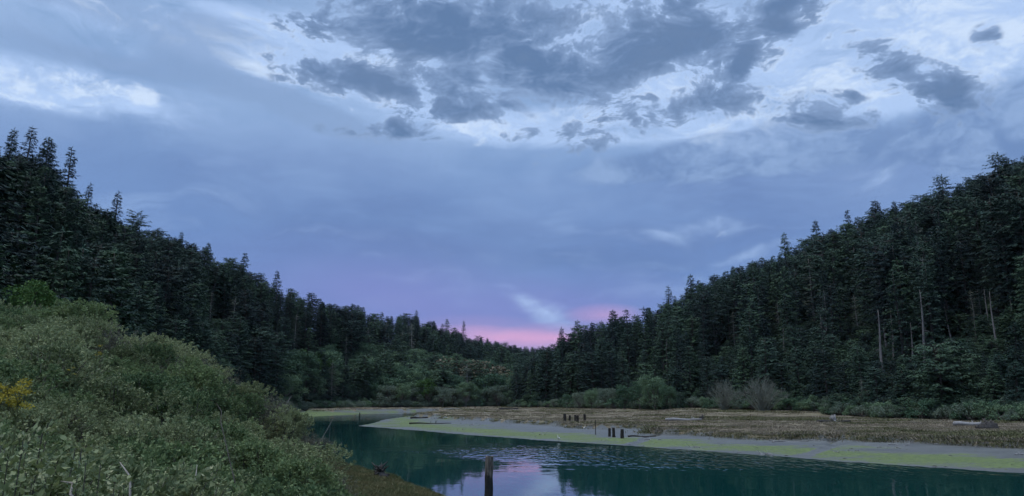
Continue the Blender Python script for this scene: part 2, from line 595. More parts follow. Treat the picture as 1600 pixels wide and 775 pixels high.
# ------------------------------------------------------------------ land form
px = lambda x, y: tuple(at_z(x, y)[:2])
WATER = [(160, 2), (120, 30), px(1800, 752), px(1600, 739), px(1500, 733), px(1400, 727), px(1300, 719.5), px(1200, 712), px(1080, 703), px(970, 696),
         px(870, 689.5), px(750, 681), px(680, 675), px(620, 670), px(560, 665.5), px(585, 661), px(600, 655.5), px(640, 650), px(672, 645.3), px(690, 643.2),
         px(660, 643.0), px(600, 645.5), px(560, 647.5), px(510, 650), (-62, 190), (-40, 120), (-25, 72), (-17, 52), px(545, 738), px(590, 743), px(640, 755), px(700, 775),
         (-1.5, 30), (6, 22), (14, 13), (30, 6), (60, -2), (110, -12)]
MARSH = [(260, 30), (150, 62), px(1800, 718), px(1600, 706), px(1450, 698), px(1345, 694), px(1310, 688), px(1296, 692), px(1200, 690), px(1120, 684), px(1050, 681), px(1010, 676), px(985, 671),
         px(945, 675), px(915, 673.5), px(870, 668), px(800, 664), px(735, 659.5), px(690, 656.5), px(656, 653), px(668, 647.8), px(720, 643.0), px(690, 642.2), px(640, 643.2), px(560, 644.5), px(490, 646), px(470, 640),
         (-150, 420), (0, 460), (120, 400), (260, 250)]


CREEKS = [[px(1318, 681), px(1308, 687), px(1300, 692), px(1306, 697), px(1285, 704), px(1262, 711), px(1240, 717)], [px(1030, 681), px(1008, 687), px(1000, 691), px(978, 696), px(965, 699)]]


def sdist(poly, X, Y):
    """signed distance, positive inside"""
    P = np.array(poly)
    d2 = np.full(X.shape, 1e18)
    inside = np.zeros(X.shape, bool)
    for i in range(len(P)):
        a, b = P[i], P[(i + 1) % len(P)]
        e = b - a
        wx, wy = X - a[0], Y - a[1]
        t = np.clip((wx * e[0] + wy * e[1]) / (e @ e + 1e-12), 0, 1)
        d2 = np.minimum(d2, (wx - t * e[0]) ** 2 + (wy - t * e[1]) ** 2)
        c = ((a[1] > Y) != (b[1] > Y)) & (X < (b[0] - a[0]) * (Y - a[1]) / (b[1] - a[1] + 1e-12) + a[0])
        inside ^= c
    return np.where(inside, 1, -1) * np.sqrt(d2)


# the near bank: ground heights under the brush (pixel of the canopy top, distance, brush height)
ctl = []
for x, y, r, h in ((-250, 430, 26, 1.6), (0, 470, 27, 1.95), (70, 466, 29, 1.95), (130, 472, 31, 1.9), (200, 500, 34, 1.8), (270, 540, 38, 1.8), (330, 560, 42, 1.5), (420, 588, 48, 1.5),
                   (470, 630, 50, 1.5), (500, 662, 50, 1.4), (525, 700, 46, 1.2), (545, 738, 42, 0.7),
                   (100, 560, 18, 1.5), (250, 600, 22, 1.5), (380, 640, 28, 1.5), (470, 700, 32, 1.4), (0, 540, 15, 1.5),
                   (150, 680, 10, 1.4), (300, 690, 13, 1.4), (430, 720, 20, 1.3), (520, 770, 29, 1.0), (0, 620, 9, 1.4), (300, 775, 8, 1.3)):
    p3 = at_r(x, y, r)
    ctl.append((p3[0], p3[1], p3[2] - h))
ctl += [(0, 0, 3.4), (-4, 0, 3.5), (4, 0, 3.0), (-3, 4, 3.2), (-6.2, 40, 0.75), (-4.6, 37.5, 0.45), (-3.5, 37, 0.2), (-3, 30, 0.3), (-2, 12, 2.0), (3, 6, 2.4), (0, 20, 1.0), (6, 15, 0.6), (-40, 0, 6), (-30, -20, 5), (0, -30, 4), (30, -20, 2.5), (-60, 40, 8), (-35, 52, 6)]
ctl = np.array(ctl)
_n = len(ctl)
_D = np.hypot(ctl[:, None, 0] - ctl[None, :, 0], ctl[:, None, 1] - ctl[None, :, 1])
_W = np.linalg.solve(_D + np.eye(_n) * -0.4, ctl[:, 2] - 3.0)


def near_h(X, Y):
    s = np.full(X.shape, 3.0)
    for (a, b, _), w in zip(ctl, _W):
        s = s + w * np.hypot(X - a, Y - b)
    return np.clip(s, 0.12, 11.0)


def xr_tab(tab):
    a = np.array([azel(t[0], 600)[0] for t in tab])
    return lambda az: np.interp(az, a, np.array([t[1] for t in tab]))


def sky_tab(tab):
    a = np.array([azel(t[0], t[1])[0] for t in tab])
    e = np.array([azel(t[0], t[1])[1] for t in tab])
    return lambda az: np.interp(az, a, e)


D0R = xr_tab([(790, 335), (860, 312), (950, 285), (1020, 250), (1100, 226), (1250, 198), (1380, 166), (1600, 150), (1900, 130), (2600, 110)])
D1R = xr_tab([(790, 350), (860, 345), (950, 345), (1020, 345), (1100, 350), (1250, 340), (1400, 310), (1600, 280), (1900, 250), (2600, 220)])
D0L = xr_tab([(-900, 45), (-200, 50), (0, 82), (150, 115), (300, 175), (490, 312), (600, 330), (800, 350), (1000, 365), (1400, 400)])
D1L = xr_tab([(-900, 140), (-200, 180), (0, 200), (150, 235), (300, 285), (490, 350), (650, 450), (740, 520), (840, 650), (1000, 700), (1400, 700)])
SKL = sky_tab([(-700, 160), (-200, 205), (0, 232), (60, 240), (100, 285), (150, 322), (200, 345), (250, 364), (300, 378), (350, 400), (400, 426), (450, 449), (500, 463), (550, 476), (600, 488), (650, 493), (700, 511), (740, 523),
               (780, 536), (840, 545), (900, 548), (1100, 545), (1400, 540)])
SKR = sky_tab([(790, 590), (808, 566), (840, 548), (870, 531), (900, 513), (950, 501), (1000, 491), (1050, 464), (1100, 436), (1150, 417), (1200, 402), (1250, 381), (1300, 352), (1350, 337), (1400, 325), (1450, 301), (1500, 285), (1550, 256),
               (1600, 240), (1750, 190), (2200, 150)])
AZR = azel(806, 600)[0]


def hill_h(X, Y):
    az, r = np.arctan2(X, Y), np.hypot(X, Y)
    out = np.full(X.shape, -6.0)
    for D0, D1, SK, H in ((D0L, D1L, SKL, 15.5), (D0R, D1R, SKR, 19.0)):
        d0, d1 = D0(az), D1(az)
        zc = CAMZ + np.tan(SK(az)) * d1 - H
        zc = np.maximum(zc, 2.0)
        s = (r - d0) / (d1 - d0)
        z = 0.9 + (zc - 0.9) * np.clip(s, 0, 1) ** 1.15
        z = z + np.where(s > 1, np.minimum((r - d1) * 0.02, 6), 0)
        z = np.where(s < 0, 0.9 + s * 14, z)
        if D0 is D0R:
            z = z - np.clip((AZR - az) * 60, 0, 1) * 60 - np.clip((r - d1 - 60), 0, 400) * 0.15
        out = np.maximum(out, z)
    return out + (fbm(X * 0.03, Y * 0.03) - 0.5) * 4.0 * np.clip((out - 1) / 10, 0, 1)


CRK = []


def land(X, Y):
    X, Y = np.asarray(X, float), np.asarray(Y, float)
    dw = -sdist(WATER, X, Y)
    wob = (fbm(X * 0.12, Y * 0.12) - 0.5) * 3.4 * np.clip(np.hypot(X, Y) / 120, 0.25, 1) + (fbm(X * 0.5 + 9, Y * 0.5) - 0.5) * 1.2
    dmr = sdist(MARSH, X, Y) + wob * 0.9 + (fbm(X * 0.07 + 31, Y * 0.07 + 3, 3) - 0.5) * 9.0 * np.clip((np.hypot(X, Y) - 50) / 40, 0, 1)
    nz = fbm(X * 0.3, Y * 0.3)
    # river bed and shore
    z = np.where(dw < 0, np.maximum(dw * 0.10, -1.6), 0)
    dwp = dw + (fbm(X * 0.25 + 3, Y * 0.25) - 0.5) * 1.4
    mud = np.clip(0.016 * dwp, -0.06, 0.30) + (nz - 0.5) * 0.03
    z = np.where((dw >= -0.6) & (Y > 50), np.maximum(z, mud), z)
    near = (Y < 62 + np.clip(-X, 0, 60) * 1.2) & (X < 3 + np.clip(28 - Y, 0, 60) * 1.2) & (dw > 0)
    # marsh terrace
    el = fbm(X * 0.035 + 4, Y * 0.14)
    t = np.clip(dmr / 1.6 + 0.4, 0, 1)
    top = 0.98 + (nz - 0.5) * 0.45 + (fbm(X * 0.9, Y * 0.9, 2) - 0.5) * 0.22 + np.clip((el - 0.56) * 5, 0, 1) * 0.28 + np.clip(dmr / 60, 0, 1) * 0.25
    azm, rm = np.arctan2(X, Y), np.hypot(X, Y)
    top = top + 0.65 * np.clip((rm - 184) / 3, 0, 1) * np.clip((azm - azel(1040, 645)[0]) * 60, 0, 1) * np.clip((azel(1312, 645)[0] - azm) * 60, 0, 1)
    gul = np.abs(fbm(X * 0.03 + 40, Y * 0.05 + 7) - 0.5)
    top = top - 0.7 * np.clip(1.4 - gul / 0.014, 0, 1) * np.clip(1 - (dmr - 8) / 35, 0, 1)
    marsh = (dmr > -0.7) & (dw > 0.4) & (Y > 45)
    t = t * t * (3 - 2 * t)
    z = np.where(marsh & ~near, z * (1 - t) + top * t, z)
    nb = near_h(X, Y) + (nz - 0.5) * 0.25
    slope_c = np.interp(X, [-16, -9.5], [0.55, 0.10])
    nb = np.where(Y > 26, np.minimum(nb, 0.28 + slope_c * np.maximum(dw, 0) + (nz - 0.5) * 0.3), nb)
    k = np.clip((dw - 0.5 * (fbm(X * 0.9 + 5, Y * 0.9) - 0.35) - 0.35 * fbm(X * 2.3, Y * 2.3)) / 0.7, 0, 1)
    z = np.where(near, z * (1 - k) + np.maximum(nb, 0.1) * k, z)
    ck = np.zeros(X.shape)
    for line in CREEKS:
        dc = np.full(X.shape, 1e9)
        for (a, b) in zip(line[:-1], line[1:]):
            ex, ey = b[0] - a[0], b[1] - a[1]
            t_ = np.clip(((X - a[0]) * ex + (Y - a[1]) * ey) / (ex * ex + ey * ey), 0, 1)
            dc = np.minimum(dc, np.hypot(X - a[0] - t_ * ex, Y - a[1] - t_ * ey))
        kc = np.clip(1.6 - dc / 0.5 + (nz - 0.5), 0, 1)
        z = np.where(dw > 0, z * (1 - kc) + np.minimum(z, 0.03) * kc, z)
        t = np.where(kc > 0.5, 0, t)
        ck = np.maximum(ck, kc)
    zone = np.where(near, 3, np.where(marsh & (t > 0.12), 2, np.where(dw > -2.5, 1, 0)))
    h = hill_h(X, Y)
    zone = np.where((h > z) & (dw > 0) & ~near, 4, zone)
    z = np.where((dw > 0), np.maximum(z, np.where(near, np.minimum(h, z), h)), z)
    if len(X.shape) == 2:
        CRK.append(ck)
    return z, zone, dw, dmr


def ground_z(x, y):
    return float(land(np.array([x]), np.array([y]))[0][0])


rad = math.radians
azs = np.concatenate([np.arange(-180, -60, 6), np.arange(-60, -37, 1.0), np.arange(-37, 37, 0.16), np.arange(37, 62, 1.0), np.arange(62, 181, 6)])
azs = np.radians(azs)
rs = np.concatenate([np.geomspace(0.6, 37.5, 75), CAMZ * F / (np.arange(775, 636.5, -0.8) - YH), np.geomspace(410, 1800, 16)])
A, R = np.meshgrid(azs, rs)
GX, GY = R * np.sin(A), R * np.cos(A)
GZ, GZONE, GDW, GDM = land(GX, GY)
nr, na = GX.shape
idx = np.arange(nr * na).reshape(nr, na)
quads = np.stack([idx[:-1, :-1], idx[:-1, 1:], idx[1:, 1:], idx[1:, :-1]], -1).reshape(-1, 4)[:, ::-1]
V = np.stack([GX.ravel(), GY.ravel(), GZ.ravel()], -1)
qz = np.median(GZONE.ravel()[quads], axis=1).astype(int)
qz = np.where(np.isin(qz, (0, 1, 2, 3, 4)), qz, 1)
# algae grows on the lower mud near the waterline and below the marsh edge
frac = GDW / np.maximum(GDW + np.maximum(-GDM, 0.0), 0.5)
alg = 0.95 - np.abs(frac - 0.30) / 0.42 + np.clip(0.75 - np.abs(GDM + 2.0) / 3.5, 0, 1) * np.clip((GX - 12) / 14, 0, 1)
alg = np.where(GDW < 0.9, 0.12, alg)
tip = at_z(610, 660)
alg = np.maximum(alg, 0.85 - np.hypot((GX - tip[0]) / 22, (GY - tip[1]) / 30))
far = at_z(545, 648)
alg = np.maximum(alg, 1.4 - np.hypot((GX - far[0]) / 50, (GY - far[1]) / 40))
alg = alg - 1.5 * CRK[0]
AL = alg.ravel()
for zi, nm, mt in ((0, 'river_bed', 'bed'), (1, 'mudflat', 'mud'), (2, 'marsh', 'marsh'), (3, 'river_bank', 'bank'), (4, 'hillside', 'hill')):
    q = quads[qz == zi]
    if not len(q):
        continue
    used, inv = np.unique(q, return_inverse=True)
    me = mesh(nm, V[used], inv.reshape(q.shape), M[mt], smooth=True)
    if zi == 1:
        a = me.attributes.new('algae', 'FLOAT', 'POINT')
        a.data.foreach_set('value', AL[used].astype(np.float32))
    tag(link(nm, me), kind='structure')
# the river
n = 40
g = np.linspace(-1, 1, n + 1)
wx, wy = np.meshgrid(np.sign(g) * np.abs(g) ** 1.5 * 330, np.sign(g) * np.abs(g) ** 1.5 * 420)
wi = np.arange((n + 1) ** 2).reshape(n + 1, n + 1)
wq = np.stack([wi[:-1, :-1], wi[:-1, 1:], wi[1:, 1:], wi[1:, :-1]], -1).reshape(-1, 4)
tag(link('river_water', mesh('river_water', np.stack([wx.ravel(), wy.ravel(), np.zeros(wx.size)], -1), wq, M['water'], smooth=True)), kind='structure')


# ------------------------------------------------------------------ tree makers
def conifer(seed, H=28.0, base=0.15, R=3.6, shape='cone', gap=0.62, drop=0.08, spray=0.75, bare=0.0):
    rng = random.Random(seed)
    tr, cr = Geo(), Geo()
    lean = Vector((rng.uniform(-0.02, 0.02), rng.uniform(-0.02, 0.02), 0))
    axis = lambda z: Vector((0, 0, z)) + lean * z + Vector((math.sin(z * 0.35 + seed), math.cos(z * 0.3 + seed), 0)) * 0.06
    zs = [-1.2 + (H * 0.98 + 1.2) * i / 12 for i in range(13)]
    tr.tube([axis(z) for z in zs], [max(0.025, 0.36 * (1 - max(z, 0) / H) ** 0.85 + 0.02) for z in zs], 7)
    for k in range(int(6 * base * H / 5)):      # dead stubs below the crown
        z = rng.uniform(0.12, max(base, 0.15)) * H
        a = rng.uniform(0, 6.28)
        L = rng.uniform(0.5, 1.8)
        p0 = axis(z)
        tr.tube([p0, p0 + Vector((math.cos(a) * L, math.sin(a) * L, -0.15 * L))], [0.05, 0.015], 3, False)
    wind = rng.uniform(0, 6.28)
    z = base * H
    while z < H * 0.985:
        t = (z - base * H) / (H - base * H)
        if shape == 'cone':
            L0 = R * (1 - t) ** 0.75 * min(1, 0.55 + t * 3)
        elif shape == 'ragged':
            L0 = R * (0.10 + 0.90 * (1 - t) ** 0.8) * min(1, 0.5 + t * 2.2) * (0.75 + 0.5 * abs(math.sin(z * 0.8 + seed)))
            if t > 0.93:
                L0 *= 0.6
        elif shape == 'round':
            L0 = R * math.sqrt(max(0.02, 1 - ((t - 0.42) / 0.60) ** 2)) * (0.8 + 0.3 * abs(math.sin(z * 0.9 + seed)))
        elif shape == 'flat':
            L0 = R * (0.45 + 0.55 * math.sin(min(t * 1.25, 1) * 2.6)) * (0.7 + 0.6 * abs(math.sin(z * 1.1 + seed)))
        else:
            L0 = R * (1 - t) ** 0.55 * min(1, 0.7 + t * 2)
        nb = rng.randint(4, 6)
        a0 = rng.uniform(0, 6.28)
        for b in range(nb):
            if rng.random() < drop:
                continue
            a = a0 + 6.283 * b / nb + rng.uniform(-0.35, 0.35)
            L = L0 * rng.uniform(0.6, 1.12) * (1 + 0.18 * math.cos(a - wind)) + 0.25
            slope = 0.55 * t - 0.10 + rng.uniform(-0.15, 0.15)
            out = Vector((math.cos(a), math.sin(a), 0))
            sd_ = Vector((-math.sin(a), math.cos(a), 0))
            p0 = axis(z + rng.uniform(-0.25, 0.25))
            pt = lambda s: p0 + out * (L * s) + Vector((0, 0, L * (slope * s - 0.32 * s * s + 0.10 * s ** 4)))
            if L > 1.2:
                tr.tube([pt(0), pt(0.5), pt(0.95)], [0.035 + L * 0.008, 0.025, 0.01], 3, False)
            nst = max(2, int(L / 0.42))
            for i in range(nst):
                s = 0.18 + 0.82 * (i + rng.random() * 0.8) / nst
                if s > 1 or rng.random() < bare:
                    continue
                q = pt(s)
                for side in (-1, 1, 0):
                    if side == 0 and rng.random() < 0.4:
                        continue
                    ang = side * rng.uniform(0.5, 1.15)
                    d = (out * math.cos(ang) + sd_ * math.sin(ang) + Vector((0, 0, rng.uniform(-0.85, 0.10)))).normalized()
                    ls = spray * rng.uniform(0.6, 1.25) * (1.05 - 0.35 * s)
                    w = Vector((0, 0, 1)).cross(d).normalized()
                    w = (w + Vector((0, 0, rng.uniform(-0.7, 0.7)))).normalized()
                    q2 = q + Vector((rng.uniform(-.1, .1), rng.uniform(-.1, .1), rng.uniform(-.12, .12)))
                    for fan in (-0.55, 0.0, 0.55):
                        df = (d + w * (fan + rng.uniform(-0.2, 0.2)) + Vector((0, 0, rng.uniform(-0.35, 0.15)))).normalized()
                        lf = ls * rng.uniform(0.55, 1.0)
                        cr.rhomb(q2 + d * (ls * rng.uniform(0, 0.35)), df, (w + rdir(rng) * 0.5).normalized(), lf, lf * rng.uniform(0.22, 0.36))
        z += gap * rng.uniform(0.6, 1.4) * (1.0 if t < 0.7 else 0.75)
    # leader
    for k in range(5):
        d = rdir(rng, 1.5)
        cr.rhomb(axis(H * (0.96 + 0.008 * k)), d, d.cross(Vector((1, 0.2, 0))).normalized(), 0.6, 0.22)
    return tr, cr


def broadleaf(seed, H=11.0, R=4.5, lobes=26, per=150, leaf=0.36, stems=3, low=0.15, flat=1.0):
    rng = random.Random(seed)
    tr, cr = Geo(), Geo()
    cs = []
    for k in range(lobes):
        d = rdir(rng, 0.45)
        rr = rng.uniform(0.45, 0.92)
        c = Vector((d.x * R * rr, d.y * R * rr, H * (low + (1 - low) * 0.5) + d.z * H * (1 - low) * 0.46 * rr * flat))
        cs.append((c, rng.uniform(0.18, 0.34) * R))
    for s in range(stems):
        a = rng.uniform(0, 6.28)
        b = Vector((math.cos(a) * 0.35, math.sin(a) * 0.35, -0.6))
        for c, _ in rng.sample(cs, min(len(cs), 7)):
            mid = b.lerp(c, 0.5) + Vector((0, 0, H * 0.10))
            fork = Vector((b.x * 1.4, b.y * 1.4, H * 0.2))
            tr.tube([b, fork, mid, c], [0.15, 0.12, 0.07, 0.02], 5, False)
    for c, rl in cs:
        for k in range(per):
            d = rdir(rng, 0.2)
            rr = rl * rng.uniform(0.55, 1.12)
            q = c + Vector((d.x, d.y, d.z * 0.8)) * rr
            nrm = (d + rdir(rng) * 0.9).normalized()
            t = nrm.cross(rdir(rng)).normalized()
            ls = leaf * rng.uniform(0.6, 1.3)
            cr.rhomb(q, t, nrm.cross(t), ls, ls * 0.62, ls * 0.08)
    return tr, cr


def snag(seed, H=22.0, branchy=1.0, R=2.2):
    rng = random.Random(seed)
    g = Geo()
    ax = lambda z: Vector((0.12 * math.sin(z * 0.3 + seed), 0.12 * math.cos(z * 0.27), z))
    zs = [-1 + (H + 1) * i / 10 for i in range(11)]
    g.tube([ax(z) for z in zs], [0.30 * (1 - max(0, z) / H) ** 0.8 + 0.05 for z in zs], 7, rough=0.08, rng=rng)
    br = Geo()
    z = H * 0.25
    while z < H * 0.98:
        for b in range(rng.randint(1, 4)):
            if rng.random() > branchy:
                continue
            a = rng.uniform(0, 6.28)
            L = R * (1.15 - z / H) * rng.uniform(0.35, 1.1) + 0.3
            out = Vector((math.cos(a), math.sin(a), 0))
            p0 = ax(z)
            p1 = p0 + out * L * 0.55 + Vector((0, 0, L * 0.02))
            p2 = p0 + out * L + Vector((0, 0, L * rng.uniform(-0.25, 0.2)))
            br.tube([p0, p1, p2], [0.07, 0.045, 0.015], 3, False)
            for j in range(3):
                q = p0.lerp(p2, rng.uniform(0.35, 0.95))
                d = (out + rdir(rng) * 0.9).normalized()
                br.tube([q, q + d * L * 0.28], [0.03, 0.01], 3, False)
        z += rng.uniform(0.4, 1.1)
    return g, br


def bare_shrub(seed, H=5.5, R=5.0, n=90):
    rng = random.Random(seed)
    g, t = Geo(), Geo()
    for k in range(n):
        a = rng.uniform(0, 6.28)
        e = rng.uniform(0.15, 1.0)
        tip = Vector((math.cos(a) * R * e, math.sin(a) * R * e, H * rng.uniform(0.65, 1.05) * (1.15 - 0.55 * e * e)))
        b = Vector((math.cos(a) * 0.5 * e, math.sin(a) * 0.5 * e, -0.3))
        m1 = b.lerp(tip, 0.5) + Vector((rng.uniform(-.5, .5), rng.uniform(-.5, .5), H * rng.uniform(0.1, 0.3)))
        g.tube([b, m1, tip], [0.06, 0.032, 0.01], 4, False)
        for j in range(12):
            s = rng.uniform(0.35, 1.0)
            q = (b.lerp(m1, s * 2) if s < 0.5 else m1.lerp(tip, s * 2 - 1))
            d = (rdir(rng, 0.5) + (tip - b).normalized() * 0.6).normalized()
            L = rng.uniform(0.5, 1.3)
            t.tube([q, q + d * L * 0.5, q + d * L + Vector((0, 0, 0.1))], [0.022, 0.015, 0.006], 3, False)
    return g, t


PROTO = {}


def add_proto(key, tr, cr, tmat, cmat, H, R):
    PROTO[key] = dict(trunk=tr.mesh(key + '_trunk', M[tmat], True), crown=cr.mesh(key + '_crown', M[cmat]),
                      joined=joined(key + '_all', [tr, cr], [M[tmat], M[cmat]]), H=H, R=R)


add_proto('cone_a', *conifer(1, 24, 0.06, 4.4, 'cone', spray=0.95), 'bark', 'spruce', 24, 4.4)
add_proto('cone_b', *conifer(2, 23, 0.08, 4.4, 'dense', gap=0.58, spray=0.95), 'bark', 'spruce', 23, 4.4)
add_proto('cone_c', *conifer(3, 22, 0.03, 4.8, 'dense', gap=0.6, spray=0.95), 'bark', 'fir', 22, 4.8)
add_proto('rag_a', *conifer(4, 26, 0.12, 4.4, 'ragged', gap=0.82, drop=0.2, spray=0.95), 'bark', 'spruce', 26, 4.4)
add_proto('rag_b', *conifer(5, 24, 0.08, 4.8, 'ragged', gap=0.75, drop=0.18, spray=0.95), 'bark', 'fir', 24, 4.8)
add_proto('round_a', *conifer(22, 20, 0.05, 4.6, 'round', gap=0.62, drop=0.12, spray=0.95), 'bark', 'fir', 20, 4.6)
add_proto('round_b', *conifer(23, 22, 0.10, 4.4, 'round', gap=0.7, drop=0.2, spray=0.9), 'bark', 'spruce', 22, 4.4)
add_proto('spire', *conifer(24, 27, 0.10, 3.9, 'cone', gap=0.85, drop=0.16, spray=0.9), 'bark', 'spruce', 27, 3.9)
add_proto('flat_a', *conifer(6, 23, 0.30, 4.6, 'flat', gap=0.75, drop=0.15, spray=0.95), 'bark', 'spruce', 23, 4.6)
add_proto('flat_b', *conifer(7, 26, 0.42, 4.4, 'flat', gap=0.72, drop=0.15, spray=0.95), 'pale_bark', 'spruce', 26, 4.4)
add_proto('lich_a', *conifer(8, 22, 0.08, 4.0, 'ragged', gap=0.75, drop=0.2, bare=0.25, spray=0.9), 'snag', 'lichen', 22, 4.0)
add_proto('low_a', *conifer(9, 14, 0.0, 5.0, 'dense', gap=0.5, spray=0.9), 'bark', 'fir', 14, 5.0)
add_proto('low_b', *conifer(10, 11, 0.0, 4.6, 'flat', gap=0.45, spray=0.85), 'bark', 'fir', 11, 4.6)
add_proto('ald_a', *broadleaf(11, 11, 4.8, lobes=40, low=0.02), 'pale_bark', 'alder', 11, 4.6)
add_proto('ald_b', *broadleaf(12, 13, 4.6, lobes=44, low=0.05), 'pale_bark', 'alder', 13, 4.2)
add_proto('thick', *broadleaf(21, 9, 5.4, lobes=44, per=150, leaf=0.34, low=-0.05), 'twig', 'alder', 9, 5.4)
add_proto('wil_a', *broadleaf(13, 8, 4.8, lobes=30, per=140, leaf=0.32, low=0.05), 'twig', 'willow', 8, 4.8)
add_proto('bush_a', *broadleaf(14, 3.6, 2.6, lobes=20, per=110, leaf=0.26, low=0.0), 'twig', 'alder', 3.6, 2.6)
add_proto('bush_b', *broadleaf(15, 3.2, 2.8, lobes=18, per=110, leaf=0.26, low=0.0), 'twig', 'willow', 3.2, 2.8)
add_proto('bright', *broadleaf(16, 9, 4.0, lobes=24, leaf=0.33, low=0.1), 'twig', 'bright_leaf', 9, 4.0)
add_proto('dry', *broadleaf(17, 4.0, 3.6, lobes=20, per=110, leaf=0.3, low=0.0), 'twig', 'dry', 4.0, 3.6)
add_proto('snag_a', *snag(18, 22, 1.0), 'snag', 'snag', 22, 2.2)
add_proto('snag_b', *snag(19, 18, 0.45, 1.4), 'pale_bark', 'pale_bark', 18, 1.4)
add_proto('bare', *bare_shrub(20), 'twig_grey', 'twig_grey', 5.5, 5.0)


def make_tree(kind, x, y, H, rz, wid=1.0, name='conifer', z=None, crown='crown', trunk='trunk'):
    P = PROTO[kind]
    s = H / P['H']
    if z is None:
        z = ground_z(x, y)
    e = bpy.data.objects.new(name, None)
    e.empty_display_size = 0.3
    C.objects.link(e)
    e.location = (float(x), float(y), float(z))
    e.rotation_euler = (rng.gauss(0, 0.025), rng.gauss(0, 0.025), rz)
    e.scale = (s * wid, s * wid, s)
    link(trunk, P['trunk'], e)
    c = link(crown, P['crown'], e)
    if crown in ('branches', 'twigs'):
        c['kind'] = 'stuff'
    return e


# ------------------------------------------------------------------ the forest
rng = random.Random(42)
nrs = np.random.RandomState(5)
cand = []      # kind, x, y, z, H, wid, rz, hero label
# poisson-like scatter by dart throwing on a coarse hash
cell = {}


def try_put(x, y, dmin):
    k = (int(x // 4), int(y // 4))
    for i in (-2, -1, 0, 1, 2):
        for j in (-2, -1, 0, 1, 2):
            for (a, b) in cell.get((k[0] + i, k[1] + j), ()):
                if (a - x) ** 2 + (b - y) ** 2 < dmin * dmin:
                    return False
    cell.setdefault(k, []).append((x, y))
    return True


def pol(az, r):
    return r * math.sin(az), r * math.cos(az)


def project(x, y, z):
    X, Y, Z = x, y, z - CAMZ
    c, s = math.cos(TH), math.sin(TH)
    zc = Y * c + Z * s
    yc = -Y * s + Z * c
    return CX + F * X / zc, CY - F * yc / zc, zc


heroes = [  # pixel x, pixel y of the top, kind, width, place along the slope (0 base .. 1 crest), label, group
    (16, 199, 'cone_a', 0.9, 0.97, 'slender pointed spruce, leftmost of the tall ones on the left skyline'),
    (50, 196, 'spire', 1.2, 0.96, 'tallest ragged conifer with a split open top on the left skyline'),
    (80, 213, 'cone_b', 1.0, 0.95, 'broad dark conifer just right of the tallest one on the left skyline'),
    (113, 229, 'spire', 1.15, 0.93, 'airy conifer with gaps between its branches, standing clear on the left skyline'),
    (136, 286, 'spire', 1.1, 0.94, 'shorter dark conifer right of the airy one on the left skyline'),
    (182, 299, 'spire', 1.3, 0.97, 'lone layered conifer rising above the left slope right of the tall cluster'),
    (216, 334, 'flat_a', 1.0, 0.98, 'small flat topped conifer on the left ridge below the layered one'),
    (279, 360, 'cone_a', 0.8, 0.98, 'thin spire conifer midway down the left ridge'),
    (330, 379, 'rag_b', 1.0, 0.99, 'conifer with bushy spreading top midway down the left ridge'),
    (380, 394, 'rag_b', 1.0, 0.98, 'bushy topped conifer on the left ridge above the dark hollow'),
    (436, 423, 'rag_b', 0.9, 0.99, 'single dark conifer poking up alone on the left ridge'),
    (652, 484, 'spire', 1.3, 0.99, 'pair topped conifer at the far end of the left hill'),
    (700, 498, 'rag_b', 1.1, 0.98, 'left one of two conifers standing out by the pink sky'),
    (723, 501, 'spire', 1.2, 0.98, 'right one of two conifers standing out by the pink sky'),
    (876, 511, 'cone_a', 0.9, 0.6, 'small pointed conifer, first on the right hill beside the pink sky'),
    (905, 500, 'rag_b', 1.0, 0.6, 'bushy conifer second from the valley gap on the right hill'),
    (957, 484, 'cone_b', 1.0, 0.6, 'pointed conifer against the small pink patch on the right'),
    (981, 483, 'rag_a', 1.0, 0.6, 'open branched conifer right of the small pink patch'),
    (1007, 478, 'flat_b', 0.6, 0.6, 'odd conifer with a small tuft on a bare stem on the right ridge'),
    (1043, 446, 'spire', 1.2, 0.75, 'tall open topped conifer on the right ridge beside the step in the skyline'),
    (1080, 429, 'rag_b', 1.1, 0.8, 'broad conifer on the right ridge just above the step in the skyline'),
    (1225, 364, 'rag_b', 0.9, 0.95, 'bushy crowned conifer in the middle of the right ridge'),
    (1275, 344, 'rag_b', 1.0, 0.96, 'conifer with stacked branches left of the steepest rise of the right ridge'),
    (1320, 329, 'rag_a', 1.0, 0.96, 'thin crowned conifer in the upper right ridge'),
    (1366, 313, 'cone_b', 1.1, 0.95, 'dark symmetrical conifer with a visible straight trunk on the right ridge'),
    (1400, 313, 'rag_b', 1.0, 0.97, 'leaning topped conifer right of the symmetrical one on the right ridge'),
    (1470, 272, 'round_b', 0.9, 0.98, 'wind shaped conifer with lumpy top high on the right ridge'),
    (1560, 238, 'round_b', 1.0, 0.98, 'highest wind shaped conifer near the right edge of the photo'),
]
for (hx, hy, kind, wid, s, lab) in heroes:
    az, el = azel(hx, hy)
    L = hx < 830
    d0, d1 = float((D0L if L else D0R)(az)), float((D1L if L else D1R)(az))
    r = d0 + (d1 - d0) * s
    x, y = pol(az, r)
    z = ground_z(x, y)
    H = CAMZ + math.tan(el) * r - z
    cell.setdefault((int(x // 4), int(y // 4)), []).append((x, y))
    cand.append([kind, x, y, z, H, wid, rng.uniform(0, 6.28), lab, 'L' if L else 'R'])

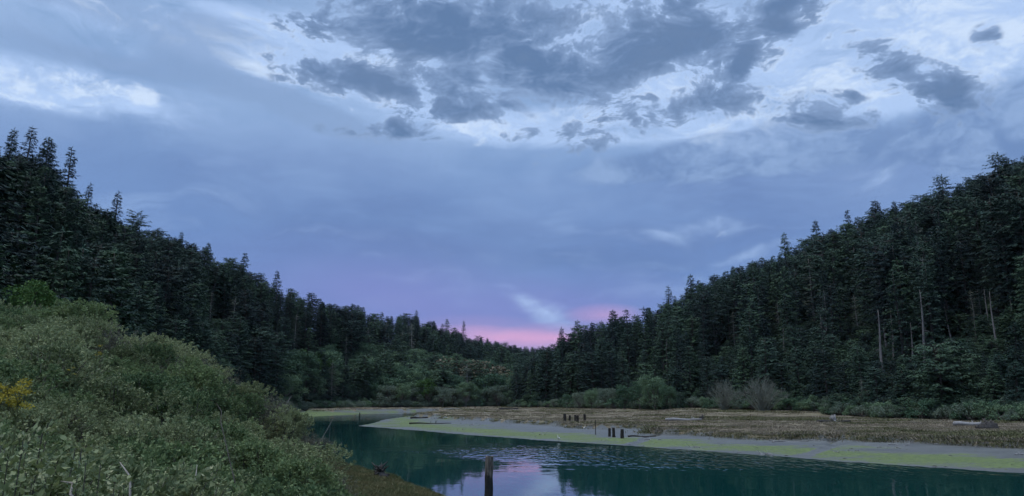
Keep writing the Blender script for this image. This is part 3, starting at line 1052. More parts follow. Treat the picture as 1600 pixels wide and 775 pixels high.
TRUNKS = [(1391, 484, 566, 'bare pale trunk, leftmost of the row above the right shore'), (1422, 504, 580, 'thin bare trunk second from the left in the row above the right shore'),
          (1436, 453, 580, 'thick straight bare trunk in the middle of the row above the right shore'), (1482, 478, 533, 'short pale trunk right of the thick straight one on the right hillside'),
          (1523, 490, 532, 'slim pale trunk fifth in the row above the right shore'), (1548, 455, 557, 'tall pale trunk near the right end of the row above the shore'), (1357, 515, 544, 'short leaning pale trunk left of the row above the right shore'),
          (1224, 512, 570, 'leaning bare pale trunk above the leafless willow'), (1117, 495, 560, 'thin pale trunk left of the leafless willow, high in the trees'), (1582, 465, 508, 'pale trunk at the right edge of the photo above the shore'),
          (1040, 528, 606, 'straight white dead trunk above the dark leafy trees on the right shore'), (992, 560, 590, 'short pale trunk above the alder thicket on the right shore')]
GREYS = [(461, 490, 548, 1.2, 'pale dead topped conifer left of the vivid green tree on the left hillside'), (541, 524, 575, 0.8, 'thin pale grey conifer right of the vivid green tree'), (330, 455, 505, 0.8, 'slim grey conifer just above the brush on the left hillside'),
         (1266, 402, 515, 1.05, 'largest pale grey green conifer in the middle of the right hillside'), (1338, 460, 535, 1.0, 'pale topped lichen grey conifer right of the largest grey one'), (1146, 486, 545, 0.9, 'slim pale conifer above the leafless willow on the right'),
         (1330, 390, 450, 0.9, 'pale lichen conifer high on the right hillside below the crest'), (1540, 400, 455, 0.8, 'grey tinged conifer high near the right edge'), (1215, 470, 530, 0.8, 'greyish conifer left of the largest grey one'), (1345, 590, 650, 0.8, 'pale grey drooping conifer at the forest foot above the marsh')]


def r_for(hx, ybase, L):
    # distance at which the slope comes into view at that pixel
    az = azel(hx, ybase)[0]
    d0, d1 = float((D0L if L else D0R)(az)), float((D1L if L else D1R)(az))
    rr = np.linspace(d0 + 1, d1, 160)
    X, Y = rr * math.sin(az), rr * math.cos(az)
    zz = land(X, Y)[0]
    ok = np.nonzero((zz - CAMZ) / rr >= math.tan(azel(hx, ybase)[1]))[0]
    return float(rr[ok[0]]) if len(ok) else d1


SIGHT = []
for hx, yt_, yb_, _l in TRUNKS:
    SIGHT.append((hx, yb_, r_for(hx, yb_, False), 4))
for hx, yt_, yb_, w_, _l in GREYS:
    SIGHT.append((hx, yb_, r_for(hx, yb_, hx < 830), 8))
pts = []
for L, lo, hi, D0, D1, SK in ((True, -43, 3.5, D0L, D1L, SKL), (False, 0.1, 43, D0R, D1R, SKR)):
    tries = 26000
    for i in range(tries):
        az = math.radians(rng.uniform(lo, hi))
        d0, d1 = float(D0(az)), float(D1(az))
        s = rng.random() ** 0.75
        r = d0 + 2 + (d1 + 22 - d0) * s
        if L and az > AZR and r < float(D1R(az)) + 25:
            continue
        x, y = pol(az, r)
        if try_put(x, y, (3.3 if L else 3.6) + (1.2 if r > 380 else 0.6 if r > 250 else 0) + rng.random()):
            pts.append((x, y, L, az, r, (r - d0) / (d1 - d0)))
PX = np.array([p_[0] for p_ in pts])
PY = np.array([p_[1] for p_ in pts])
PZ = land(PX, PY)[0]
for (x, y, L, az, r, s), z in zip(pts, PZ):
    z = float(z)
    low = r - float((D0L if L else D0R)(az))
    if L:
        kind = rng.choices(['cone_a', 'cone_b', 'cone_c', 'rag_a', 'rag_b', 'flat_a', 'lich_a', 'round_a', 'round_b'], [2, 3, 3, 1.5, 3, 1, 0.6, 4, 4])[0]
        if s < 0.55 and az > math.radians(-17):
            kind = rng.choices(['ald_a', 'ald_b', 'cone_c', 'rag_b', 'round_a', 'lich_a'], [4, 4, 2, 1.5, 3, 0.7])[0]
    else:
        kind = rng.choices(['cone_a', 'cone_b', 'cone_c', 'rag_a', 'rag_b', 'flat_a', 'flat_b', 'lich_a', 'snag_b', 'round_a', 'round_b'], [2.5, 2.5, 1.5, 3, 3, 2.5, 3, 0.8, 0.6, 3, 4])[0]
    xs = CX + F * math.tan(az)
    if not L and xs < 1240 and kind in ('flat_b', 'flat_a', 'snag_b') and rng.random() < 0.85:
        kind = rng.choice(['cone_b', 'cone_c', 'rag_b'])
    if not L and xs < 960:
        kind = rng.choice(['cone_a', 'cone_b', 'cone_c', 'round_b', 'rag_b', 'round_a'])
    H = rng.triangular(10, 24, 18) if L else rng.triangular(14, 30, 25)
    if low < (30 if not L and xs > 1250 else 14) and r < 260:
        kind = rng.choice(['low_a', 'low_a', 'low_b', 'cone_c', 'round_b'])
    if kind.startswith('ald'):
        H = rng.uniform(10, 16)
    elif kind.startswith('low'):
        H = rng.uniform(5, 13)
    elif low < 30 and not L and xs > 1250:
        H = rng.uniform(8, 15)
    elif kind == 'snag_b':
        H = rng.uniform(15, 22)
    elif low < 25 and not L:
        H *= 0.85
    xq, ybq, zq = project(x, y, z)
    blocked = False
    for (hx, yb_, rt_, hw_) in SIGHT:
        if r < rt_ + 1 and abs(xq - hx) < hw_ + PROTO[kind]['R'] * 0.5 * F / zq:
            lim = CAMZ + math.tan(azel(hx, yb_ - 4)[1]) * r - z
            if lim < 4:
                blocked = True
            H = min(H, lim)
    if blocked:
        continue
    sk = float((SKL if L else SKR)(az))
    top = CAMZ + math.tan(sk + rng.uniform(-0.012, 0.003)) * r - z
    if H > top:
        H = top
        if H < 6:
            continue
    cand.append([kind, x, y, z, H, (rng.uniform(0.85, 1.5) if L else rng.uniform(0.72, 1.25)) * (1.0 if H > 15 else 1.2), rng.uniform(0, 6.28), None, 'L' if L else 'R'])


# which trees show, nearest first, over a coarse raster
canopy = np.interp(np.arange(0, 1600, 4), [0, 70, 130, 200, 270, 330, 420, 470, 500, 530, 555, 562, 1600], [470, 466, 472, 500, 540, 560, 588, 630, 660, 700, 740, 775, 775])
cov = np.zeros((200, 400), bool)
rows = np.arange(200)[:, None] * 4
cov |= rows > canopy[None, :]
order = sorted(range(len(cand)), key=lambda i: math.hypot(cand[i][1], cand[i][2]))
vis = {}
for i in order:
    kind, x, y, z, H, wid = cand[i][:6]
    xb, yb, zc = project(x, y, z)
    xt, yt, _ = project(x, y, z + H)
    w = PROTO[kind]['R'] * H / PROTO[kind]['H'] * wid * F / zc * 0.62
    r0, r1 = int(max(0, yt // 4)), int(min(199, yb // 4))
    cnt = 0
    for rr in range(r0, r1 + 1):
        t = (rr * 4 - yt) / max(1, yb - yt)
        hw = w * min(1, 0.25 + t * 1.6)
        c0, c1 = int(max(0, (xt - hw) // 4)), int(min(400, (xt + hw) // 4 + 1))
        if c1 > c0:
            seg = cov[rr, c0:c1]
            cnt += int((~seg).sum())
            seg[:] = True
    vis[i] = cnt

conif = [i for i in range(len(cand)) if not cand[i][0].startswith(('ald', 'snag'))]
conif.sort(key=lambda i: (-1e6 if cand[i][7] else 0) - vis[i])
single = set(conif[:290])
broad = sorted([i for i in range(len(cand)) if cand[i][0].startswith(('ald', 'snag'))], key=lambda i: -vis[i])
single |= set(i for i in broad if vis[i] > 0)
single = set(i for i in single if vis[i] > 0 or cand[i][7])


ORD = ['leftmost', 'second from left', 'third from left', 'fourth from left', 'fifth from left', 'sixth from left', 'seventh from left', 'eighth from left', 'ninth from left', 'tenth from left',
       'eleventh from left', 'twelfth from left', 'thirteenth from left', 'fourteenth from left', 'fifteenth from left', 'sixteenth from left', 'seventeenth from left', 'eighteenth from left', 'nineteenth from left', 'twentieth from left']


def number_off(lst):
    # lst: (object, base label, category, screen x); alike ones in one spot are told apart by their order from the left
    byl = {}
    for t in lst:
        byl.setdefault(t[1], []).append(t)
    for lab, ts in byl.items():
        ts.sort(key=lambda t: t[3])
        for i, (o, _, cat, _x) in enumerate(ts):
            tag(o, lab if len(ts) == 1 else f'{lab}, {ORD[i] if i < 20 else "far right of its cluster"}', cat, lab)


def where_words(side, s, x):
    band = 'low' if s < 0.4 else 'halfway up' if s < 0.75 else 'on the crest'
    if side == 'L':
        lm = 'above the upper brush' if x < 130 else 'above the middle of the brush' if x < 300 else 'left of the vivid green tree' if x < 470 else 'behind the far shore alders' if x < 640 else 'near the dry slope' if x < 770 else 'in the valley gap'
    else:
        lm = 'beside the valley gap' if x < 890 else 'behind the right alder thicket' if x < 1070 else 'behind the leafless willow' if x < 1240 else 'around the grey lichen tree' if x < 1390 else 'by the bare trunk row' if x < 1500 else 'near the right edge'
    return band + ' ' + lm


look = {'cone_a': 'dark pointed spruce', 'cone_b': 'dense dark conifer', 'cone_c': 'full mid green fir', 'rag_a': 'ragged open spruce', 'rag_b': 'shaggy dark fir', 'flat_a': 'flat topped conifer', 'flat_b': 'tall bare stemmed conifer',
        'lich_a': 'pale lichen grey conifer', 'round_a': 'rounded mid green conifer', 'round_b': 'rounded dark conifer', 'low_a': 'low bushy conifer', 'low_b': 'short spreading conifer', 'ald_a': 'round leafy alder', 'ald_b': 'tall leafy alder', 'snag_b': 'dead grey trunk'}
numbered = []
stuff_pts = {'con': [], 'leaf': []}
for i, c in enumerate(cand):
    kind, x, y, z, H, wid, rz, lab, side = c
    if i in single:
        nm = 'alder_tree' if kind.startswith('ald') else 'dead_tree' if kind.startswith('snag') else 'conifer'
        cat = 'dead tree' if nm == 'dead_tree' else 'tree'
        e = make_tree(kind, x, y, H, rz, wid, nm, z, crown='branches' if nm == 'dead_tree' else 'crown')
        az, r = math.atan2(x, y), math.hypot(x, y)
        D0, D1 = (D0L, D1L) if side == 'L' else (D0R, D1R)
        s = (r - float(D0(az))) / (float(D1(az)) - float(D0(az)))
        if lab:
            tag(e, lab, cat, 'conifers standing out on the skyline')
        else:
            xt = project(x, y, z + H)[0]
            numbered.append((e, f'{look[kind]} {where_words(side, s, xt)}', cat, xt))
    else:
        stuff_pts['leaf' if kind.startswith('ald') else 'con'].append((x, y, z, H / PROTO[kind]['H'], wid, rz, kind))


number_off(numbered)


def scatter(name, pts_, protos, label, cat):
    """one object of kind stuff: instances on points"""
    col = bpy.data.collections.new(name + '_pieces')
    keys = sorted(set(p_[6] for p_ in pts_))
    for j, k in enumerate(keys):
        col.objects.link(bpy.data.objects.new(f'{name}_piece_{j:02d}', protos[k]))
    me = bpy.data.meshes.new(name)
    me.from_pydata([p_[:3] for p_ in pts_], [], [])
    for an, ty, vals in (('pick', 'INT', [keys.index(p_[6]) for p_ in pts_]), ('turn', 'FLOAT', [p_[5] for p_ in pts_])):
        a = me.attributes.new(an, ty, 'POINT')
        a.data.foreach_set('value', vals)
    a = me.attributes.new('size', 'FLOAT_VECTOR', 'POINT')
    a.data.foreach_set('vector', np.array([(p_[3] * p_[4], p_[3] * p_[4], p_[3]) for p_ in pts_], dtype=np.float32).ravel())
    o = link(name, me)
    ng = bpy.data.node_groups.new(name, 'GeometryNodeTree')
    ng.interface.new_socket('Geometry', in_out='INPUT', socket_type='NodeSocketGeometry')
    ng.interface.new_socket('Geometry', in_out='OUTPUT', socket_type='NodeSocketGeometry')
    gi, go = ng.nodes.new('NodeGroupInput'), ng.nodes.new('NodeGroupOutput')
    ip = ng.nodes.new('GeometryNodeInstanceOnPoints')
    ci = ng.nodes.new('GeometryNodeCollectionInfo')
    ci.inputs['Collection'].default_value = col
    ci.inputs['Separate Children'].default_value = True
    ci.inputs['Reset Children'].default_value = True

    def attr(nm, ty):
        q = ng.nodes.new('GeometryNodeInputNamedAttribute')
        q.data_type = ty
        q.inputs['Name'].default_value = nm
        return [s for s in q.outputs if s.enabled and s.name == 'Attribute'][0]
    cx = ng.nodes.new('ShaderNodeCombineXYZ')
    L = ng.links.new
    L(attr('turn', 'FLOAT'), cx.inputs[2])
    L(gi.outputs[0], ip.inputs['Points'])
    L(ci.outputs[0], ip.inputs['Instance'])
    ip.inputs['Pick Instance'].default_value = True
    L(attr('pick', 'INT'), ip.inputs['Instance Index'])
    L(cx.outputs[0], ip.inputs['Rotation'])
    L(attr('size', 'FLOAT_VECTOR'), ip.inputs['Scale'])
    L(ip.outputs[0], go.inputs[0])
    md = o.modifiers.new('scatter', 'NODES')
    md.node_group = ng
    tag(o, label, cat, kind='stuff')
    return o


TJ = {k: v['joined'] for k, v in PROTO.items()}
scatter('conifer_forest', stuff_pts['con'], TJ, 'dark mass of further conifers filling both hillsides', 'forest')
if stuff_pts['leaf']:
    scatter('alder_wood', stuff_pts['leaf'], TJ, 'alders hidden deeper in the wood of the left hillside', 'forest')


# single trees and bushes named by look
def hero_tree(kind, hx, ytop, r, wid, name, label, cat, group=None, ybase=None, crown='crown'):
    az = azel(hx, ytop + 20)[0]
    x, y = pol(az, r)
    z = ground_z(x, y)
    el = azel(hx, ytop)[1]
    H = max(1.5, CAMZ + math.tan(el) * r - z)
    return tag(make_tree(kind, x, y, H, rng.uniform(0, 6.28), wid, name, z, crown=crown), label, cat, group)


hero_tree('cone_c', -10, 372, 47, 1.15, 'conifer', 'near spreading conifer with light green drooping boughs at the left edge above the brush', 'tree')
hero_tree('bright', 60, 432, 46, 1.0, 'leafy_tree', 'bright yellow green leafy bush at the top of the left brush slope', 'bush')
hero_tree('bright', 487, 541, 316, 0.9, 'leafy_tree', 'vivid green round tree standing out low on the left hillside', 'tree')
for hx, yt_, yb_, w_, lab in GREYS:
    hero_tree('lich_a', hx, yt_, r_for(hx, yb_, hx < 830), w_, 'lichen_conifer', lab, 'tree', 'pale lichen grey conifers')
for hx, yt_, yb_, lab in TRUNKS:
    hero_tree('snag_b', hx, yt_, r_for(hx, yb_, False), 1.0, 'dead_tree', lab, 'dead tree', 'bare trunks on the right hillside', crown='branches')
o = hero_tree('bare', 1190, 597, 192, 1.05, 'bare_willow', 'leafless grey willow with arching branches behind the marsh on the right', 'shrub', crown='twigs')
hero_tree('bare', 1130, 600, 205, 0.8, 'bare_willow', 'smaller leafless grey willow left of the big one', 'shrub', crown='twigs')
for hx, yt, r, kind, wid, lab in ((1020, 583, 240, 'thick', 0.85, 'largest dark round alder at the marsh edge on the right shore'), (1000, 592, 250, 'ald_b', 0.9, 'alder just left of the largest one on the right shore'),
                                  (975, 599, 256, 'thick', 0.85, 'wide leafy alder in the middle of the right shore thicket'), (948, 604, 266, 'wil_a', 1.0, 'pale grey green willow left of the wide alder on the right shore'),
                                  (925, 605, 274, 'thick', 0.8, 'alder midway along the left half of the right shore thicket'), (905, 611, 282, 'wil_a', 0.9, 'pale willow third from the left on the right shore'), (886, 614, 290, 'ald_a', 0.8, 'small alder second from the left on the right shore'),
                                  (1045, 600, 234, 'thick', 0.8, 'dark alder just right of the largest one on the right shore'), (1064, 613, 228, 'low_b', 1.0, 'dark drooping conifer at the right end of the alder thicket'), (866, 622, 298, 'wil_a', 0.9, 'low pale willow nearest the valley gap on the right shore'),
                                  (960, 622, 256, 'bush_a', 1.3, 'low bush in front of the wide alder on the right shore'), (1100, 618, 222, 'thick', 0.7, 'low dark thicket tree left of the leafless willows'), (1215, 606, 204, 'thick', 0.8, 'dark leafy tree behind the big leafless willow')):
    hero_tree(kind, hx, yt, r, wid, 'shore_tree', lab, 'tree', 'alders and willows along the right shore')
# far shore row of rounded alders and willows
k = 0
row = [(498, 596, 'ald_b'), (520, 606, 'wil_a'), (545, 598, 'ald_a'), (562, 608, 'wil_a'), (585, 592, 'ald_b'), (607, 600, 'wil_a'), (628, 596, 'ald_b'), (650, 604, 'wil_a'), (668, 588, 'bright'), (690, 602, 'wil_a'), (708, 606, 'wil_a'), (728, 594, 'ald_a'), (745, 600, 'ald_b'), (760, 604, 'wil_a'), (778, 600, 'wil_a'), (795, 608, 'ald_a')]
names = {'ald_a': 'round dark alder', 'ald_b': 'taller dark alder', 'wil_a': 'domed grey green willow', 'bright': 'fresh green alder'}
for hx, yt, kind in row:
    k += 1
    hero_tree(kind, hx, yt, 322 + rng.uniform(-4, 6) + (hx - 490) * 0.06, 1.05, 'shore_tree', f'{names[kind]} in the row along the far shore, {ORD[k - 1]}', 'tree', 'trees along the far shore')
for hx, yt, r, lab in ((735, 572, 372, 'tan dry bush at the top of the bare slope across the valley'), (748, 578, 368, 'widest tan dry bush on the bare slope'), (760, 584, 366, 'tan dry bush low on the right of the bare slope'), (726, 562, 380, 'small tan bush at the upper left of the bare slope'), (742, 590, 362, 'lowest tan bush on the bare slope')):
    hero_tree('dry', hx, yt, r, 1.4, 'dry_bush', lab, 'bush', 'dry bushes on the bare slope')

# undergrowth where the forest meets the marsh: too dense to count
ug = []
for i in range(700):
    if i % 2:
        az = azel(rng.uniform(800, 1750), 640)[0]
        r = float(D0R(az)) + rng.uniform(-5, 6)
        kk = rng.choice(['bush_a', 'bush_a', 'bush_b', 'low_b'])
    else:
        az = azel(rng.uniform(300, 830), 640)[0]
        r = float(D0L(az)) + rng.uniform(-6, 6)
        kk = rng.choice(['bush_a', 'bush_b', 'bush_b'])
    x, y = pol(az, r)
    z, zo, dw_, _ = land(np.array([x]), np.array([y]))
    if dw_[0] < 2:
        continue
    ug.append((x, y, float(z[0]) - 0.2, rng.uniform(0.6, 1.1) * (0.35 if kk == 'low_b' else 1), 1.1, rng.uniform(0, 6.28), kk))
for i in range(1500):
    Ls = i % 3 == 0
    az = math.radians(rng.uniform(-38, 2) if Ls else rng.uniform(1, 38))
    d0, d1 = float((D0L if Ls else D0R)(az)), float((D1L if Ls else D1R)(az))
    r = d0 + rng.random() * (d1 - d0) * 0.9
    if Ls and az > AZR:
        continue
    x, y = pol(az, r)
    kk = rng.choice(['low_b', 'low_b', 'low_a', 'bush_a'])
    ug.append((x, y, None, rng.uniform(0.25, 0.5) * (2.0 if kk == 'bush_a' else 1.0), 1.3, rng.uniform(0, 6.28), kk))
uz = land(np.array([u_[0] for u_ in ug]), np.array([u_[1] for u_ in ug]))[0]
ug = [(u_[0], u_[1], float(z_) - 0.2) + u_[3:] for u_, z_ in zip(ug, uz)]
scatter('undergrowth', ug, TJ, 'tangled undergrowth along the foot of the forest', 'undergrowth')


# ------------------------------------------------------------------ the brush on the near bank
def brush(seed, R=1.25, H=1.5, twigs=430, per=26, leaf=0.052, buds=0.3, grey=False):
    rg = random.Random(seed)
    st, lv, bd = Geo(), Geo(), Geo()
    lobes = []
    for k in range(9):
        a, e = rg.uniform(0, 6.28), rg.uniform(0, 0.62) * R
        lobes.append((Vector((math.cos(a) * e, math.sin(a) * e, H * rg.uniform(0.32, 0.62))), rg.uniform(0.38, 0.55) * R))
    for k in range(26):
        c, rl = rg.choice(lobes)
        q = c + rdir(rg, 0.4) * rl * 0.9
        b = Vector((rg.uniform(-.2, .2), rg.uniform(-.2, .2), -0.2))
        st.tube([b, b.lerp(q, 0.5) + Vector((0, 0, 0.1)), q], [0.018, 0.011, 0.004], 3, False)
    for t in range(twigs):
        c, rl = rg.choice(lobes)
        d = rdir(rg, 0.55)
        tip = c + Vector((d.x, d.y, d.z * 0.9)) * rl * rg.uniform(0.86, 1.10)
        ax = (d + Vector((0, 0, 0.45)) + rdir(rg) * 0.4).normalized()
        L = rg.uniform(0.10, 0.22)
        if t % 2 == 0:
            st.tube([tip - ax * L * 1.6, tip], [0.005, 0.0025], 3, False)
        for j in range(per):
            s = rg.random() ** 1.7
            q = tip - ax * L * s
            o_ = rdir(rg, 0.1)
            dd = (o_ + ax * 0.6).normalized()
            sw = dd.cross(rdir(rg)).normalized()
            ls = leaf * rg.uniform(0.6, 1.3) * (0.8 + 0.45 * s)
            lv.rhomb(q + o_ * 0.014, dd, sw, ls, ls * 0.60, ls * 0.06)
        if rg.random() < buds:
            for j in range(5):
                q = tip + rdir(rg, 0.4) * 0.03
                dd = rdir(rg, 0.6)
                bd.rhomb(q, dd, dd.cross(rdir(rg)).normalized(), 0.03, 0.024)
    return st, lv, bd


BR = []
for sd_, kw, lm in ((31, dict(buds=0.15), 'brush'), (32, dict(buds=0.3), 'brush'), (33, dict(leaf=0.058, buds=0.08), 'brush_dark'), (34, dict(twigs=400, buds=0.35), 'brush'), (35, dict(twigs=330, per=20, leaf=0.04, buds=0.05), 'brush_grey')):
    st, lv, bd = brush(sd_, **kw)
    BR.append(dict(stem=st.mesh('brush_stem', M['twig']), leaf=lv.mesh('brush_foliage', M[lm]), bud=bd.mesh('brush_buds', M['bud'] if lm != 'brush_grey' else M['stalk'])))
spots = []
sp_cell = []
for i in range(9000):
    az = math.radians(rng.uniform(-40, -8.5))
    r = rng.uniform(5.6, 60) if rng.random() < 0.75 else rng.uniform(5.6, 25)
    x, y = pol(az, r)
    dmin = 0.85 + r * 0.0225
    if any((x - a) ** 2 + (y - b) ** 2 < dmin * dmin for a, b in sp_cell):
        continue
    sp_cell.append((x, y))
    spots.append((x, y, az, r))
spots.sort(key=lambda t: t[3])
SX, SY = np.array([s[0] for s in spots]), np.array([s[1] for s in spots])
sz, szone, sdw, _ = land(SX, SY)
nb = 0
brushes = []
descr = ['grey green brush', 'bud flecked brush', 'dark leafy bramble', 'pale budded brush', 'grey twiggy dry brush']
for (x, y, az, r), z, zo, dw_ in zip(spots, sz, szone, sdw):
    if zo != 3 or dw_ < 0.8:
        continue
    s = (rng.uniform(0.72, 1.0) if rng.random() < 0.7 else rng.uniform(1.1, 1.4)) * (0.74 + min(r, 45) * 0.012)
    xp, yp, zc = project(x, y, float(z) + 1.4 * s)
    if xp < -140 or yp > 860 or r > 58:
        continue
    if xp + 1.0 * s * F / zc > float(np.interp(yp, [560, 630, 660, 700, 740, 775, 860], [505, 498, 526, 554, 574, 587, 650])):
        continue
    lim_x = float(np.interp(yp, [560, 630, 660, 700, 740, 775, 860], [400, 496, 524, 552, 572, 585, 650]))
    grey = (lim_x - xp < 95 and rng.random() < 0.6) or rng.random() < 0.06
    if grey:
        s *= 0.8
    k = 4 if grey else rng.choices([0, 1, 2, 3], [3, 2, 3, 2])[0]
    if nb >= 330:
        break
    nb += 1
    e = bpy.data.objects.new('brush_shrub', None)
    C.objects.link(e)
    e.location = (x, y, float(z) - 0.12)
    e.rotation_euler = (rng.uniform(-.12, .12), rng.uniform(-.12, .12), rng.uniform(0, 6.28))
    e.scale = (s * 1.1, s * 1.1, s * rng.uniform(0.85, 1.15))
    link('stems', BR[k]['stem'], e)['kind'] = 'stuff'
    fo = link('foliage', BR[k]['leaf'], e)
    link('buds', BR[k]['bud'], fo)['kind'] = 'stuff'
    band = 'lower' if yp > 680 else 'middle' if yp > 570 else 'upper'
    sidew = 'far left' if xp < 130 else 'left' if xp < 300 else 'waterside'
    brushes.append((e, f'{descr[k]}, {sidew} {band} near bank thicket', 'shrub', xp))
number_off(brushes)
print('brush', nb, 'cand', len(cand), 'single', len(single))

# ------------------------------------------------------------------ near plants at the lower left corner
def leaf_mesh():
    v, f = [], []
    prof = [(0, 0.02), (0.18, 0.30), (0.42, 0.42), (0.7, 0.33), (0.9, 0.14), (1.0, 0.01)]
    for t, w in prof:
        v += [(-w, t, 0.10 * w + 0.12 * t * (1 - t)), (0, t, -0.05 + 0.25 * t * (1 - t) - 0.12 * t * t), (w, t, 0.10 * w + 0.12 * t * (1 - t))]
    for i in range(len(prof) - 1):
        a = i * 3
        f += [(a, a + 1, a + 4, a + 3), (a + 1, a + 2, a + 5, a + 4)]
    return mesh('broad_leaf', v, f, M['bigleaf'], True)


LEAF = leaf_mesh()


def leafy_plant(px_, py_, r, W, H, nstem, nleaf, label, size=0.055):
    p3 = at_r(px_, py_, r)
    gz = ground_z(p3[0], p3[1])
    e = bpy.data.objects.new('leafy_shrub', None)
    C.objects.link(e)
    e.location = (p3[0], p3[1], gz)
    top = p3[2] - gz
    rg = random.Random(px_)
    ends = []
    for k in range(nstem):
        a, q = rg.uniform(0, 6.28), math.sqrt(rg.random())
        tipz = top * (1 - 0.30 * q * q) * rg.uniform(0.86, 1.02)
        tip = Vector((math.cos(a) * W * q, math.sin(a) * W * q, tipz))
        b = Vector((tip.x * 0.35, tip.y * 0.35, -0.1))
        g = Geo()
        mid = b.lerp(tip, 0.62) + rdir(rg) * 0.05
        g.tube([b, mid, tip], [0.008, 0.005, 0.002], 4, False)
        link('stem', g.mesh('leafy_stem', M['twig'], True), e)
        ends.append((mid, tip))
    extra = Geo()
    for i in range(nleaf * 14):
        mid, tip = ends[i % nstem]
        s = 1 - 0.55 * rg.random() ** (1.6 if i < nleaf else 1.0)
        q = mid.lerp(tip, s)
        d = (rdir(rg, 0.25) + Vector((0, 0, 0.2))).normalized()
        sz_ = size * rg.uniform(0.6, 1.25)
        q = q + d * rg.uniform(0.01, 0.08)
        if i < nleaf:
            o = link('leaf', LEAF, e, q)
            o.rotation_euler = d.to_track_quat('Y', 'Z').to_euler()
            o.rotation_euler.rotate_axis('Y', rg.uniform(-0.7, 0.7))
            o.scale = (sz_, sz_, sz_)
        else:
            side = d.cross(Vector((0, 0, 1)) + rdir(rg) * 0.5).normalized()
            extra.rhomb(q - Vector((0, 0, rg.uniform(0, 0.12))), d, side, sz_ * 0.9, sz_ * 0.62, sz_ * 0.08)
    tag(link('small_leaves', extra.mesh('small_leaves', M['bigleaf']), e), kind='stuff')
    bud = Geo()
    for mid, tip in ends:
        if rg.random() < 0.6:
            for j in range(7):
                d = rdir(rg, 0.5)
                bud.rhomb(tip + rdir(rg) * 0.022, d, d.cross(rdir(rg)).normalized(), 0.022, 0.018)
    tag(link('buds', bud.mesh('leafy_buds', M['bud']), e), kind='stuff')
    tag(e, label, 'shrub')
    return e


leafy_plant(28, 662, 4.3, 0.52, 1.2, 70, 300, 'broad leaved shrub with pale buds filling the lower left corner', 0.040)
leafy_plant(105, 692, 4.2, 0.34, 1.0, 44, 220, 'broad leaved shrub in the middle of the three at the lower left', 0.038)
leafy_plant(160, 718, 4.1, 0.24, 1.0, 30, 160, 'smallest broad leaved shrub at the lower left, nearest the white stalk', 0.036)


def goldenrod(px_, py_, r, label, s=1.0, heads=9):
    p3 = at_r(px_, py_, r)
    gz = ground_z(p3[0], p3[1])
    top = p3[2] - gz
    e = bpy.data.objects.new('yellow_wildflower', None)
    C.objects.link(e)
    e.location = (p3[0], p3[1], gz)
    rg = random.Random(px_ * 7 + 1)
    g = Geo()
    g.tube([(0, 0, -0.1), (0.03, 0, top * 0.5), (0, 0.02, top)], [0.012, 0.009, 0.004], 5, False)
    fl = []
    for k in range(heads):
        a = rg.uniform(0, 6.28)
        z0 = top - s * rg.uniform(0.05, 0.34)
        tip = Vector((math.cos(a) * s * rg.uniform(0.02, 0.12), math.sin(a) * s * rg.uniform(0.02, 0.12), z0 + s * rg.uniform(0.06, 0.22)))
        g.tube([(0, 0.01, z0), tip], [0.004, 0.002], 3, False)
        fl.append(tip)
    link('stem', g.mesh('flower_stem', M['weed']), e)
    lv = Geo()
    for k in range(60):
        z0 = top * rg.uniform(0.5, 0.95)
        d = rdir(rg, 0.3)
        lv.rhomb(Vector((0, 0.01, z0)), d, d.cross(Vector((0, 0, 1))).normalized(), 0.07 * s * rg.uniform(0.6, 1.3), 0.02 * s)
    link('leaves', lv.mesh('flower_leaves', M['weed']), e)
    for tip in fl:
        f = Geo()
        for k in range(70):
            d = rdir(rg, 0.3)
            q = tip + Vector((rg.gauss(0, 0.026), rg.gauss(0, 0.026), rg.gauss(0, 0.012))) * s
            f.rhomb(q, d, d.cross(rdir(rg)).normalized(), 0.016 * s, 0.013 * s)
        link('flower_head', f.mesh('flower_head', M['flower']), e)
    tag(e, label, 'wildflower', 'yellow wildflowers in the brush')
    return e


goldenrod(28, 608, 6.2, 'tall yellow flowering weed at the left edge above the broad leaved shrub', 0.9, 13)
goldenrod(152, 541, 19.0, 'small yellow flower cluster deep in the brush, upper one', 0.9, 4)
goldenrod(112, 573, 13.0, 'small yellow flower cluster in the brush below the upper one', 0.5, 3)


def stalk(x0, y0, x1, y1, r, label, rad_=0.008, mat='stalk', bend=0.03, name='dry_stalk'):
    a, b = at_r(x0, y0, r), at_r(x1, y1, r * 1.02)
    gz = ground_z(a[0], a[1])
    o0 = Vector(a)
    mid = Vector(a).lerp(Vector(b), 0.5) + Vector((bend, 0, 0.02))
    g = Geo()
    dn = (Vector(a) - Vector(b)).normalized()
    foot = Vector(a) + dn * max(0.15, (a[2] - gz + 0.1) / max(0.3, -dn.z))
    g.tube([foot - o0, Vector((0, 0, 0)), mid - o0, Vector(b) - o0], [rad_ * 1.2, rad_, rad_ * 0.8, rad_ * 0.35], 5)
    me = g.mesh('dry_stalk', M[mat], True)
    me.transform(Matrix.Translation(o0 - foot))
    o = link(name, me, loc=foot)
    return tag(o, label, 'stalk', 'dry stalks in the brush')


